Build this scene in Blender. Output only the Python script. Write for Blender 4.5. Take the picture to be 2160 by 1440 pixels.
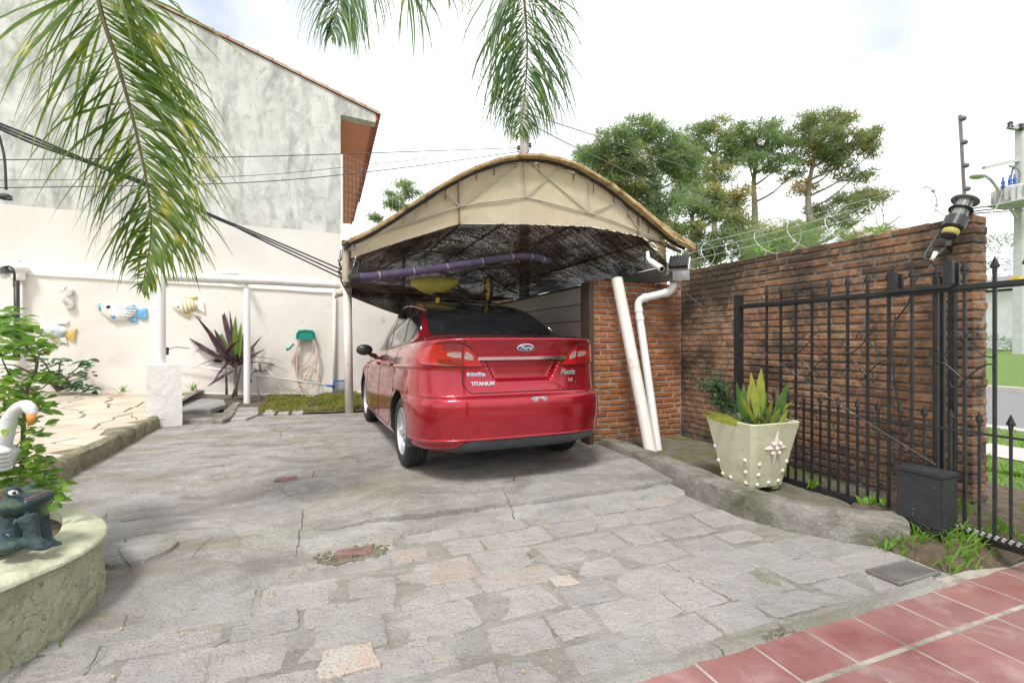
import bpy, bmesh, math, random
import numpy as np
from mathutils import Vector, Matrix, noise as mnoise
for o in list(bpy.data.objects): bpy.data.objects.remove(o)
S = bpy.context.scene; COL = S.collection
R = math.radians; PI = math.pi
random.seed(7); rnd = random.uniform
# ---------------------------------------------------------------- camera
YAW = R(21.1); FP = 1015.0; CZ = 1.09
SA, CA = math.sin(YAW), math.cos(YAW)
cam = bpy.data.cameras.new('camera'); camo = bpy.data.objects.new('camera', cam); COL.objects.link(camo)
camo.location = (0, 0, CZ); camo.rotation_euler = (R(90), 0, -YAW)
cam.sensor_width = 36; cam.lens = FP/2160*36; cam.clip_end = 3000; cam.clip_start = .05
S.camera = camo
# ---------------------------------------------------------------- sky, sun, exposure
SKYLOC = (1.9, 2.9, .1)
SUN_EL, SUN_AZ = R(58), R(215)     # azimuth clockwise from +Y
w = bpy.data.worlds.new('World'); S.world = w; w.use_nodes = True
wt = w.node_tree; wt.nodes.clear()
def wn(t, **k):
    n = wt.nodes.new(t)
    for a, b in k.items(): setattr(n, a, b)
    return n
sky = wn('ShaderNodeTexSky', sky_type='NISHITA', sun_disc=False); sky.sun_elevation = SUN_EL; sky.sun_rotation = SUN_AZ
sky.air_density = 1.0; sky.dust_density = 1.5; sky.ozone_density = 1.5
tc = wn('ShaderNodeTexCoord'); mp = wn('ShaderNodeMapping'); mp.inputs['Scale'].default_value = (1, 1, 1.6); mp.inputs['Location'].default_value = SKYLOC
nz = wn('ShaderNodeTexNoise'); nz.inputs['Scale'].default_value = 2.1; nz.inputs['Detail'].default_value = 7; nz.inputs['Roughness'].default_value = .52
cr = wn('ShaderNodeValToRGB'); cr.color_ramp.elements[0].position = .33; cr.color_ramp.elements[1].position = .53
cr.color_ramp.elements[0].color = (.42,)*3+(1,); cr.color_ramp.elements[1].color = (1,)*3+(1,)
n2_ = wn('ShaderNodeTexNoise'); n2_.inputs['Scale'].default_value = 3.1; n2_.inputs['Detail'].default_value = 6
cl_ = wn('ShaderNodeMix', data_type='RGBA'); cl_.inputs[6].default_value = (7.3, 7.5, 7.8, 1); cl_.inputs[7].default_value = (9.0, 9.0, 9.0, 1); mr_ = wn('ShaderNodeMapRange'); mr_.inputs[1].default_value = .38; mr_.inputs[2].default_value = .60
mx = wn('ShaderNodeMix', data_type='RGBA'); pass
bg = wn('ShaderNodeBackground'); bg.inputs['Strength'].default_value = .115
wo = wn('ShaderNodeOutputWorld'); L = wt.links.new
L(tc.outputs['Generated'], mp.inputs[0]); L(mp.outputs[0], nz.inputs['Vector']); L(nz.outputs['Fac'], cr.inputs[0])
L(mp.outputs[0], n2_.inputs['Vector']); L(n2_.outputs['Fac'], mr_.inputs[0]); L(mr_.outputs[0], cl_.inputs[0]); L(cl_.outputs[2], mx.inputs[7]); L(cr.outputs[0], mx.inputs[0]); L(sky.outputs[0], mx.inputs[6]); L(mx.outputs[2], bg.inputs[0]); L(bg.outputs[0], wo.inputs[0])
sl = bpy.data.lights.new('sun', 'SUN'); sl.energy = 2.0; sl.angle = R(11); sl.color = (1, .965, .91)
so = bpy.data.objects.new('sun', sl); COL.objects.link(so)
sd = Vector((math.sin(SUN_AZ)*math.cos(SUN_EL), math.cos(SUN_AZ)*math.cos(SUN_EL), math.sin(SUN_EL)))
so.rotation_euler = (-sd).to_track_quat('-Z', 'Y').to_euler(); so.location = (0, -5, 20)
vs = S.view_settings; vs.view_transform = 'Standard'; vs.look = 'None'; vs.exposure = .72; vs.gamma = 1; vs.use_curve_mapping = False
S.render.engine = 'CYCLES'; S.cycles.max_bounces = 8; S.cycles.transparent_max_bounces = 24
# ---------------------------------------------------------------- photo measurements -> metres
def ray(x, y): 
    u = (x-1080)/FP; return Vector((SA+u*CA, CA-u*SA, (720-y)/FP))
def pd(x, y, d): return Vector((0, 0, CZ))+ray(x, y)*d
def pz(x, y, z): r = ray(x, y); return Vector((0, 0, CZ))+r*((z-CZ)/r.z)
def pX(x, y, X): r = ray(x, y); return Vector((0, 0, CZ))+r*(X/r.x)
def pY(x, y, Y): r = ray(x, y); return Vector((0, 0, CZ))+r*(Y/r.y)
# ---------------------------------------------------------------- materials
class NT:
    def __init__(s, name):
        s.m = bpy.data.materials.new(name); s.m.use_nodes = True; s.t = s.m.node_tree; s.t.nodes.clear()
        s.out = s.n('ShaderNodeOutputMaterial')
    def n(s, t, ins=None, **k):
        nd = s.t.nodes.new(t)
        for a, b in k.items(): setattr(nd, a, b)
        for a, b in (ins or {}).items(): s.set(nd.inputs[a], b)
        return nd
    def set(s, sock, b):
        if isinstance(b, bpy.types.NodeSocket): s.t.links.new(b, sock)
        elif isinstance(b, tuple) and len(b) == 3 and sock.type == 'RGBA': sock.default_value = b+(1,)
        else: sock.default_value = b
    def pos(s, world=True, stretch=None):
        v = s.n('ShaderNodeNewGeometry').outputs['Position'] if world else s.n('ShaderNodeTexCoord').outputs['Object']
        if stretch: v = s.n('ShaderNodeMapping', {0: v, 'Scale': stretch}).outputs[0]
        return v
    def noise(s, v, sc, det=6, ro=.55, dist=0): return s.n('ShaderNodeTexNoise', {'Vector': v, 'Scale': sc, 'Detail': det, 'Roughness': ro, 'Distortion': dist}).outputs['Fac']
    def ramp(s, f, lo, hi, a=0., b=1.): return s.n('ShaderNodeMapRange', {0: f, 1: lo, 2: hi, 3: a, 4: b}).outputs[0]
    def mix(s, f, a, b, blend='MIX'):
        nd = s.n('ShaderNodeMix', data_type='RGBA', blend_type=blend)
        s.set(nd.inputs[0], f); s.set(nd.inputs[6], a); s.set(nd.inputs[7], b); return nd.outputs[2]
    def math(s, op, a, b=0.): return s.n('ShaderNodeMath', {0: a, 1: b}, operation=op).outputs[0]
    def bump(s, h, st, dist=.01, nrm=None):
        d = {'Height': h, 'Strength': st, 'Distance': dist}
        if nrm: d['Normal'] = nrm
        return s.n('ShaderNodeBump', d).outputs[0]
    def bsdf(s, col, rough=.7, metal=0, coat=0, spec=.5, nrm=None, **k):
        d = {'Base Color': col, 'Roughness': rough, 'Metallic': metal, 'Coat Weight': coat, 'Coat Roughness': .05, 'Specular IOR Level': spec}
        if nrm: d['Normal'] = nrm
        d.update(k); return s.n('ShaderNodeBsdfPrincipled', d).outputs[0]
    def done(s, sh): s.t.links.new(sh, s.out.inputs[0]); return s.m
MATS = {}
def mat(name, c1, c2=None, sc=6, rough=.7, bump=0, bsc=40, bd=.01, metal=0, coat=0, spec=.5, rnd=0, stain=None, ssc=1.2, slo=.5, shi=.7,
        speck=None, spsc=160, splo=.6, sphi=.66, stretch=None, world=True, det=7, stain2=None, s2sc=3, s2lo=.55, s2hi=.7):
    t = NT(name); v = t.pos(world, stretch)
    col = c1
    if c2: col = t.mix(t.ramp(t.noise(v, sc, det), .35, .65), c1, c2)
    if rnd:
        ob = t.n('ShaderNodeObjectInfo').outputs['Random']
        col = t.mix(1., col, t.n('ShaderNodeCombineColor', {0: t.ramp(ob, 0, 1, 1-rnd, 1+rnd), 1: t.ramp(ob, 0, 1, 1-rnd*.95, 1+rnd*.85), 2: t.ramp(ob, 0, 1, 1-rnd*.85, 1+rnd*.7)}).outputs[0], 'MULTIPLY')
    if speck: col = t.mix(t.ramp(t.noise(v, spsc, 3, .6), splo, sphi), col, speck)
    if stain: col = t.mix(t.ramp(t.noise(v, ssc, 8, .62, .4), slo, shi), col, stain)
    if stain2: col = t.mix(t.ramp(t.noise(v, s2sc, 8, .65, .3), s2lo, s2hi), col, stain2)
    nr = None
    if bump: nr = t.bump(t.math('ADD', t.noise(v, bsc, 8, .65), t.math('MULTIPLY', t.noise(v, bsc*.17, 4), 1.4)), bump, bd)
    MATS[name] = t.done(t.bsdf(col, rough, metal, coat, spec, nr)); return MATS[name]
def leafmat(name, c1, c2, sc=8, tr=.35, rough=.45, c3=None, s3=2.5):
    t = NT(name); v = t.pos(True); col = t.mix(t.ramp(t.noise(v, sc, 3), .35, .65), c1, c2)
    if c3: col = t.mix(t.ramp(t.noise(v, s3, 4), .55, .68), col, c3)
    a = t.bsdf(col, rough, spec=.4); b = t.n('ShaderNodeBsdfTranslucent', {0: t.mix(1., col, (1.25, 1.3, .7), 'MULTIPLY')}).outputs[0]
    MATS[name] = t.done(t.n('ShaderNodeMixShader', {0: tr, 1: a, 2: b}).outputs[0]); return MATS[name]
M = MATS
# ---------------------------------------------------------------- mesh helpers
def woff(p):
    v = Vector((0, 0, 0))
    while p is not None: v += p.location; p = p.parent
    return v
def frames(pts):
    pts = [Vector(p) for p in pts]; out = []; n = len(pts); prev = None
    for i in range(n):
        t = (pts[min(i+1, n-1)]-pts[max(i-1, 0)])
        t = t.normalized() if t.length > 1e-9 else Vector((0, 0, 1))
        if prev is None: a = t.orthogonal().normalized()
        else:
            a = prev-t*prev.dot(t)
            a = a.normalized() if a.length > 1e-6 else t.orthogonal().normalized()
        prev = a; out.append((pts[i], t, a, t.cross(a)))
    return out
def cr_pts(pts, n=6):
    P = [Vector(p) for p in pts]; out = []
    for i in range(len(P)-1):
        p0, p1, p2, p3 = P[max(i-1, 0)], P[i], P[i+1], P[min(i+2, len(P)-1)]
        for k in range(n):
            t = k/n; out.append(.5*((2*p1)+(p2-p0)*t+(2*p0-5*p1+4*p2-p3)*t*t+(3*p1-p0-3*p2+p3)*t**3))
    out.append(P[-1]); return out
class MB:
    def __init__(s): s.v = []; s.f = []
    def add(s, vs, fs):
        b = len(s.v); s.v += [Vector(p) for p in vs]; s.f += [tuple(i+b for i in f) for f in fs]; return s
    def box(s, x0, x1, y0, y1, z0, z1): return s.add([(x, y, z) for z in (z0, z1) for y in (y0, y1) for x in (x0, x1)], [(0, 2, 3, 1), (4, 5, 7, 6), (0, 1, 5, 4), (2, 6, 7, 3), (0, 4, 6, 2), (1, 3, 7, 5)])
    def obox(s, c, size, rot=None, jit=0):
        m = rot or Matrix.Identity(3); c = Vector(c); a, b, d = (q/2 for q in size)
        return s.add([c+m@Vector((x+rnd(-jit, jit), y+rnd(-jit, jit), z+rnd(-jit, jit))) for z in (-d, d) for y in (-b, b) for x in (-a, a)], [(0, 2, 3, 1), (4, 5, 7, 6), (0, 1, 5, 4), (2, 6, 7, 3), (0, 4, 6, 2), (1, 3, 7, 5)])
    def bar(s, a, b, wd, ht=None, up=(0, 0, 1)):
        a, b = Vector(a), Vector(b); t = (b-a).normalized(); u = Vector(up)
        if abs(t.dot(u)) > .98: u = Vector((0, 1, 0))
        x = t.cross(u).normalized(); z = x.cross(t); m = Matrix((x, t, z)).transposed()
        return s.obox((a+b)/2, (wd, (b-a).length, ht or wd), m)
    def tube(s, pts, r, n=8, cap=True, sq=1):
        fr = frames(pts); k = len(fr); vs = []; fs = []
        for i, (p, t, a, b) in enumerate(fr):
            rr = r[i] if isinstance(r, (list, tuple)) else r
            for j in range(n):
                q = 2*PI*j/n; vs.append(p+a*math.cos(q)*rr+b*math.sin(q)*rr*sq)
        for i in range(k-1):
            for j in range(n): fs.append((i*n+j, i*n+(j+1) % n, (i+1)*n+(j+1) % n, (i+1)*n+j))
        if cap: fs += [tuple(range(n-1, -1, -1)), tuple((k-1)*n+j for j in range(n))]
        return s.add(vs, fs)
    def lathe(s, prof, c=(0, 0, 0), rot=None, n=24, close=False):
        m = rot or Matrix.Identity(3); c = Vector(c); vs = []; fs = []; k = len(prof)
        for (r, z) in prof:
            for j in range(n): q = 2*PI*j/n; vs.append(c+m@Vector((r*math.cos(q), r*math.sin(q), z)))
        for i in range(k if close else k-1):
            i2 = (i+1) % k
            for j in range(n): fs.append((i*n+j, i*n+(j+1) % n, i2*n+(j+1) % n, i2*n+j))
        if not close: fs += [tuple(range(n-1, -1, -1)), tuple((k-1)*n+j for j in range(n))]
        return s.add(vs, fs)
    def grid(s, P, loop=False):
        ni, nj = len(P), len(P[0]); vs = [p for row in P for p in row]; fs = []
        for i in range(ni-1):
            for j in range(nj if loop else nj-1): fs.append((i*nj+j, i*nj+(j+1) % nj, (i+1)*nj+(j+1) % nj, (i+1)*nj+j))
        return s.add(vs, fs)
    def prism(s, poly, z0, z1, f=None, jit=0):
        n = len(poly); g = f or (lambda x, y, z: (x, y, z))
        return s.add([g(x, y, z0) for x, y in poly]+[g(x, y, z1) for x, y in poly],
                     [tuple(range(n-1, -1, -1)), tuple(range(n, 2*n))]+[(i, (i+1) % n, n+(i+1) % n, n+i) for i in range(n)])
    def slabstone(s, poly, z0, z1, bev, f=None):
        n = len(poly); cx = sum(p[0] for p in poly)/n; cy = sum(p[1] for p in poly)/n; g = f or (lambda x, y, z: (x, y, z))
        def inn(p, k): dx, dy = cx-p[0], cy-p[1]; l = math.hypot(dx, dy) or 1; return (p[0]+dx/l*k, p[1]+dy/l*k)
        vs = [g(x, y, z0) for x, y in poly]+[g(x, y, z1-bev) for x, y in poly]+[g(*inn(p, bev*1.6), z1) for p in poly]
        fs = [(i, (i+1) % n, n+(i+1) % n, n+i) for i in range(n)]+[(n+i, n+(i+1) % n, 2*n+(i+1) % n, 2*n+i) for i in range(n)]+[tuple(range(2*n, 3*n))]
        return s.add(vs, fs)
    def ell(s, c, r, rot=None, nu=12, nv=8):
        m = rot or Matrix.Identity(3); c = Vector(c); vs = []; fs = []
        for i in range(nv+1):
            a = PI*i/nv
            for j in range(nu): q = 2*PI*j/nu; vs.append(c+m@Vector((r[0]*math.sin(a)*math.cos(q), r[1]*math.sin(a)*math.sin(q), r[2]*math.cos(a))))
        for i in range(nv):
            for j in range(nu): fs.append((i*nu+j, (i+1)*nu+j, (i+1)*nu+(j+1) % nu, i*nu+(j+1) % nu))
        return s.add(vs, fs)
    def leaf(s, p, d, nrm, ln, wd, bend=.15, seg=3, fold=.2):
        p, d = Vector(p), Vector(d).normalized(); sd = d.cross(Vector(nrm))
        sd = sd.normalized() if sd.length > 1e-5 else d.orthogonal().normalized(); up = sd.cross(d)
        vs = []; fs = []
        for i in range(seg+1):
            t = i/seg; wv = wd*.5*math.sin(PI*min(.97, .08+.92*t))**.8 if 0 < i < seg else wd*.06
            c = p+d*ln*t-up*ln*bend*t*t
            vs += [c-sd*wv+up*wv*fold, c, c+sd*wv+up*wv*fold]
        for i in range(seg):
            for k in (0, 1): fs.append((3*i+k, 3*i+k+1, 3*i+k+4, 3*i+k+3))
        return s.add(vs, fs)
    def mesh(s, name, off=Vector((0, 0, 0)), weld=True, smooth=False, angle=None):
        me = bpy.data.meshes.new(name); me.from_pydata([tuple(p-off) for p in s.v], [], s.f); me.update()
        if weld:
            bm = bmesh.new(); bm.from_mesh(me); bmesh.ops.remove_doubles(bm, verts=bm.verts, dist=1e-5)
            bmesh.ops.recalc_face_normals(bm, faces=bm.faces); bm.to_mesh(me); bm.free()
        if smooth or angle:
            me.polygons.foreach_set('use_smooth', [True]*len(me.polygons))
            if angle: me.set_sharp_from_angle(angle=R(angle))
        return me
    def build(s, name, m, parent=None, smooth=False, angle=None, kind=None, weld=True, origin=None):
        off = woff(parent) if parent is not None else Vector((0, 0, 0))
        oo = Vector(origin) if origin is not None else off
        me = s.mesh(name, oo, weld, smooth, angle); me.materials.append(M[m] if isinstance(m, str) else m)
        o = bpy.data.objects.new(name, me); COL.objects.link(o); o.location = oo-off
        if parent is not None: o.parent = parent
        if kind: o['kind'] = kind
        return o
def tag(o, label, cat, group=None):
    o['label'] = label; o['category'] = cat
    if group: o['group'] = group
    return o
def thing(name, label, cat, loc=(0, 0, 0), group=None):
    o = bpy.data.objects.new(name, None); COL.objects.link(o); o.location = loc; o.empty_display_size = .1
    return tag(o, label, cat, group)
def struct(o): o['kind'] = 'structure'; return o
def inst(me, name, parent, loc, rz=0, scale=None, rot=None):
    o = bpy.data.objects.new(name, me); COL.objects.link(o); o.parent = parent; o.location = Vector(loc)-woff(parent)
    o.rotation_euler = rot or (0, 0, rz)
    if scale: o.scale = scale
    return o
def nz3(x, y, z=0): return mnoise.noise(Vector((x, y, z)))
def sm(a, b, x): t = min(1, max(0, (x-a)/(b-a))); return t*t*(3-2*t)
def voronoi_cells(x0, x1, y0, y1, nx, ny, jit, gap, inside=None):
    pts = []
    for i in range(-1, nx+1):
        for j in range(-1, ny+1):
            pts.append((x0+(i+.5+rnd(-jit, jit))*(x1-x0)/nx, y0+(j+.5+rnd(-jit, jit))*(y1-y0)/ny))
    out = []; rr = 3.2*max((x1-x0)/nx, (y1-y0)/ny)
    for p in pts:
        if not (x0 < p[0] < x1 and y0 < p[1] < y1): continue
        poly = [(x0, y0), (x1, y0), (x1, y1), (x0, y1)]
        for q in pts:
            if q is p or abs(q[0]-p[0]) > rr or abs(q[1]-p[1]) > rr: continue
            dx, dy = q[0]-p[0], q[1]-p[1]; l = math.hypot(dx, dy); nx_, ny_ = dx/l, dy/l; c = (p[0]+q[0])/2*nx_+(p[1]+q[1])/2*ny_-gap/2
            new = []
            for k in range(len(poly)):
                a, b = poly[k], poly[(k+1) % len(poly)]; da, db = a[0]*nx_+a[1]*ny_-c, b[0]*nx_+b[1]*ny_-c
                if da <= 0: new.append(a)
                if da*db < 0: t = da/(da-db); new.append((a[0]+(b[0]-a[0])*t, a[1]+(b[1]-a[1])*t))
            poly = new
            if len(poly) < 3: break
        if len(poly) >= 3: out.append(poly)
    return out
def roughen(poly, step, amp):
    out = []
    for k in range(len(poly)):
        a, b = poly[k], poly[(k+1) % len(poly)]; l = math.hypot(b[0]-a[0], b[1]-a[1]); n = max(1, int(l/step))
        for i in range(n):
            t = i/n; am = amp*(1 if i else .6); out.append((a[0]+(b[0]-a[0])*t+rnd(-am, am), a[1]+(b[1]-a[1])*t+rnd(-am, am)))
    return out
def text_mesh(body, size, mtx, name, m, parent, ext=.0015, shear=0, bold=0, align='CENTER'):
    c = bpy.data.curves.new(name, 'FONT'); c.body = body; c.size = size; c.extrude = ext; c.shear = shear; c.offset = bold; c.align_x = align; c.align_y = 'CENTER'; c.resolution_u = 3
    o = bpy.data.objects.new(name+'_tmp', c); COL.objects.link(o)
    me = bpy.data.meshes.new_from_object(o.evaluated_get(bpy.context.evaluated_depsgraph_get())); bpy.data.objects.remove(o)
    me.transform(mtx); me.transform(Matrix.Translation(-woff(parent))); me.materials.clear(); me.materials.append(M[m]); me.name = name
    ob = bpy.data.objects.new(name, me); COL.objects.link(ob); ob.parent = parent; return ob
# ---------------------------------------------------------------- material library
def conc(name, a, b, moss, dark, ck=.38, csc=.75):
    t = NT(name); v = t.pos(True); nv = t.n('ShaderNodeTexNoise', {'Vector': v, 'Scale': 3.5, 'Detail': 8, 'Roughness': .65}).outputs['Color']
    col = t.mix(t.ramp(t.noise(v, 6, 10, .65), .36, .64), a, b)
    col = t.mix(t.ramp(t.noise(t.pos(True, (.6, 1.25, 1)), 2.6, 9, .62, .6), .47, .64, 0, .85), col, dark)
    col = t.mix(t.ramp(t.noise(t.pos(True, (.5, 1.4, 1)), 1.5, 9, .68, .5), .52, .68, 0, .85), col, moss)
    col = t.mix(t.ramp(t.noise(v, 2.6, 9, .7), .60, .70, 0, .6), col, tuple(min(1, q*1.35) for q in b))
    col = t.mix(t.ramp(t.noise(v, 85, 4, .7), .56, .66, 0, .8), col, tuple(q*.55 for q in a))
    col = t.mix(t.ramp(t.noise(v, 60, 3, .7), .63, .70, 0, .7), col, tuple(min(1, q*1.5) for q in b))
    cv = t.n('ShaderNodeTexVoronoi', {'Vector': t.mix(.10, v, nv), 'Scale': csc}, feature='DISTANCE_TO_EDGE').outputs[0]
    crk = t.math('MULTIPLY', t.ramp(cv, 0, .0022, 1, 0), t.ramp(t.noise(v, 1.1, 3), .50, .56))
    cv2 = t.n('ShaderNodeTexVoronoi', {'Vector': t.mix(.16, v, nv), 'Scale': csc*3.1}, feature='DISTANCE_TO_EDGE').outputs[0]
    crk = t.math('MAXIMUM', crk, t.math('MULTIPLY', t.ramp(cv2, 0, .007, .5, 0), t.ramp(t.noise(v, 1.7, 4), .56, .62)))
    col = t.mix(t.math('MULTIPLY', crk, ck), col, (.05, .045, .035))
    h = t.math('ADD', t.noise(v, 60, 8, .7), t.math('MULTIPLY', t.noise(v, 9, 6, .6), 1.8)); h = t.math('SUBTRACT', h, t.math('MULTIPLY', crk, 1.5))
    MATS[name] = t.done(t.bsdf(col, .92, nrm=t.bump(h, 1.0, .028)))
conc('concrete', (.36, .34, .315), (.47, .45, .425), (.26, .235, .14), (.245, .22, .195))
conc('concrete_pale', (.42, .405, .38), (.52, .50, .475), (.31, .295, .20), (.31, .29, .265))
conc('mortar_bed', (.37, .35, .315), (.46, .44, .40), (.27, .265, .16), (.28, .255, .215), 0)
def stone(name, a, b, c):
    t = NT(name); v = t.pos(True); ob = t.n('ShaderNodeObjectInfo').outputs['Random']
    col = t.mix(t.ramp(t.noise(v, 7, 8), .35, .65), a, b)
    col = t.mix(t.math('MULTIPLY', t.ramp(ob, .91, .94), t.ramp(t.noise(v, 5, 6, .7), .40, .55)), col, c)
    col = t.mix(1., col, t.n('ShaderNodeCombineColor', {0: t.ramp(ob, 0, .9, .88, 1.10), 1: t.ramp(ob, 0, .9, .875, 1.07), 2: t.ramp(ob, 0, .9, .86, 1.06)}).outputs[0], 'MULTIPLY')
    col = t.mix(t.ramp(t.noise(v, 120, 3, .7), .54, .64, 0, .75), col, (.20, .195, .195))
    col = t.mix(t.ramp(t.noise(v, 95, 3, .7), .60, .68), col, (.56, .54, .53))
    col = t.mix(t.ramp(t.noise(v, 3.2, 9, .7), .52, .62), col, (.50, .48, .45))
    col = t.mix(t.ramp(t.noise(t.pos(True, (.6, 1.3, 1)), 2.4, 9, .68), .55, .72, 0, .7), col, (.36, .335, .28))
    nr = t.bump(t.math('ADD', t.noise(v, 80, 8, .7), t.math('MULTIPLY', t.noise(v, 12, 6, .65), 2.2)), 1.0, .025)
    MATS[name] = t.done(t.bsdf(col, .85, nrm=nr))
stone('granite', (.455, .432, .41), (.545, .52, .495), (.50, .42, .36))
mat('wet_moss', (.12, .11, .08), (.21, .195, .15), 20, .8, .9, 60, .02, stain=(.13, .135, .06), ssc=7, slo=.5, shi=.62)
mat('red_stone', (.20, .115, .095), (.28, .17, .145), 22, .8, .9, 60, .02, speck=(.12, .08, .07), spsc=90, splo=.55, sphi=.62)
mat('orange_stone', (.46, .44, .42), (.47, .37, .295), 9, .85, .8, 60, .02, speck=(.3, .2, .15), spsc=90, splo=.55, sphi=.64)
mat('flagstone', (.45, .385, .30), (.55, .485, .39), 3, .8, .3, 30, .01, rnd=.10, stain=(.42, .32, .22), ssc=2.5, slo=.55, shi=.8)
mat('flag_joint', (.17, .14, .11), (.24, .2, .16), 10, .95, .4, 60)
mat('red_tile', (.245, .118, .108), (.295, .145, .132), 4, .42, .12, 18, .01, rnd=.12, stain=(.36, .24, .235), ssc=6, slo=.52, shi=.74, stain2=(.22, .075, .068), s2sc=2.2, s2lo=.5, s2hi=.7)
mat('grout', (.30, .27, .225), (.42, .385, .335), 9, .95, .5, 60, stain=(.19, .165, .13), ssc=5, slo=.5, shi=.66)
mat('soil', (.085, .062, .042), (.16, .12, .085), 18, 1, .9, 40, .03)
mat('lawn_ground', (.10, .17, .035), (.16, .25, .05), 9, 1, .8, 60, .03)
mat('asphalt', (.18, .18, .185), (.215, .215, .22), 30, .9, .3, 120)
mat('sidewalk', (.42, .39, .36), (.5, .47, .44), 8, .9)
mat('green_plaster', (.50, .51, .32), (.60, .60, .41), 14, .9, 1.0, 75, .03, stain=(.30, .29, .18), ssc=5, slo=.54, shi=.72, stain2=(.26, .25, .15), s2sc=42, s2lo=.56, s2hi=.66)
mat('green_top', (.44, .45, .31), (.54, .54, .40), 9, .88, .7, 45, .015, stain=(.28, .275, .18), ssc=3.5, slo=.50, shi=.70, stain2=(.20, .19, .13), s2sc=14, s2lo=.62, s2hi=.72)
mat('mossy_plaster', (.26, .25, .15), (.36, .34, .22), 14, .95, 1.0, 60, .03, stain=(.12, .115, .07), ssc=5, slo=.48, shi=.65)
mat('kerb', (.20, .185, .16), (.30, .285, .255), 8, .92, .9, 45, .02, stain=(.10, .10, .055), ssc=2.6, slo=.50, shi=.68, speck=(.4, .39, .37), spsc=60, splo=.62, sphi=.7)
mat('moss_bed', (.13, .12, .08), (.20, .185, .15), 9, .95, .9, 50, .02, stain=(.11, .12, .03), ssc=2.5, slo=.48, shi=.62)
mat('cream_wall', (.73, .68, .635), (.78, .735, .69), 1.3, .85, .25, 12, .02, stain=(.65, .59, .525), ssc=1.0, slo=.54, shi=.74, stain2=(.55, .49, .42), s2sc=4.5, s2lo=.62, s2hi=.76)
mat('cream_upper', (.67, .635, .595), (.72, .685, .65), 1.3, .85, .2, 12, .02, stain=(.66, .62, .57), ssc=1.2, slo=.54, shi=.76)
mat('coping', (.80, .77, .73), (.86, .83, .80), 4, .8, .15, 30, stain=(.5, .46, .4), ssc=5, slo=.62, shi=.75)
def greywall():
    t = NT('weathered_render'); v = t.pos(True); vs_ = t.pos(True, (1.6, 1.6, .55))
    col = t.mix(t.ramp(t.noise(v, 2.2, 9, .62), .38, .62), (.55, .54, .515), (.68, .665, .64))
    col = t.mix(t.ramp(t.noise(vs_, 2.2, 9, .68, .5), .47, .70), col, (.27, .27, .26))
    col = t.mix(t.ramp(t.noise(v, 5.5, 10, .72, .5), .54, .70), col, (.38, .375, .35))
    z = t.n('ShaderNodeSeparateXYZ', {0: v}).outputs[2]
    cv = t.n('ShaderNodeTexVoronoi', {'Vector': t.mix(.12, v, t.n('ShaderNodeTexNoise', {'Vector': v, 'Scale': 4, 'Detail': 5}).outputs['Color']), 'Scale': 4.5}, feature='DISTANCE_TO_EDGE').outputs[0]
    crk = t.math('MULTIPLY', t.ramp(cv, 0, .016, 1, 0), t.ramp(t.noise(v, 1.3, 5), .52, .6))
    col = t.mix(t.math('MULTIPLY', crk, .5), col, (.30, .30, .28))
    MATS['weathered_render'] = t.done(t.bsdf(col, .92, nrm=t.bump(t.noise(v, 30, 9, .7), .4, .02)))
greywall()
def brickmat(name, base, dark, moss, lo, hi):
    t = NT(name); v = t.pos(True); ob = t.n('ShaderNodeObjectInfo').outputs['Random']
    cr_ = t.n('ShaderNodeValToRGB', {0: ob}); e = cr_.color_ramp.elements
    e[0].color = base[0]+(1,); e[1].color = base[-1]+(1,)
    for i, c in enumerate(base[1:-1]): q = e.new((i+1)/(len(base)-1)); q.color = c+(1,)
    col = t.mix(t.ramp(t.noise(v, 26, 8, .7), .40, .66), cr_.outputs[0], t.mix(.5, cr_.outputs[0], (.13, .062, .034)))
    col = t.mix(t.ramp(t.noise(v, 40, 4, .7), .66, .75), col, (.40, .33, .26))
    z = t.n('ShaderNodeSeparateXYZ', {0: v}).outputs[2]
    st = t.math('ADD', t.noise(v, 2.0, 9, .68, .5), t.math('MULTIPLY', t.noise(v, 18, 5, .7), .35))
    st = t.math('ADD', st, t.math('ADD', t.ramp(z, 1.25, 1.75, 0, .10), t.math('ADD', t.ramp(z, .0, .32, .10, 0), t.ramp(ob, 0, 1, -.06, .06))))
    col = t.mix(t.ramp(st, lo, hi, 0, .93), col, dark)
    col = t.mix(t.math('MULTIPLY', t.ramp(z, -.05, .22, 1, 0), t.ramp(t.noise(v, 7, 6, .7), .45, .6)), col, moss)
    nr = t.bump(t.math('ADD', t.noise(v, 90, 8, .75), t.math('MULTIPLY', t.noise(v, 22, 5), 1.5)), .9, .012)
    MATS[name] = t.done(t.bsdf(col, .92, spec=.3, nrm=nr))
brickmat('brick', [(.27, .145, .09), (.40, .21, .115), (.48, .27, .15), (.34, .17, .10), (.52, .34, .21), (.45, .205, .10)], (.062, .049, .040), (.15, .14, .12), .595, .82)
brickmat('brick_shed', [(.36, .13, .06), (.47, .18, .075), (.54, .24, .11), (.34, .12, .065)], (.14, .068, .045), (.16, .13, .09), .68, .95)
mat('mortar', (.20, .18, .155), (.28, .255, .225), 10, .95, .7, 80, .01, stain=(.07, .06, .05), ssc=2.0, slo=.42, shi=.65)
mat('mortar_light', (.30, .26, .22), (.42, .37, .32), 10, .95, .7, 80, .01, stain=(.12, .09, .07), ssc=2.0, slo=.5, shi=.7)
mat('board', (.32, .285, .27), (.39, .35, .335), 4, .6, .1, 30, stretch=(1, .15, 1), rnd=.08)
mat('dark_wood', (.05, .03, .02), (.08, .05, .035), 6, .8)
mat('brown_beam', (.16, .085, .045), (.23, .13, .075), 5, .7, .2, 40)
mat('red_soffit', (.74, .25, .19), (.78, .28, .215), 1.0, .75)
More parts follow.
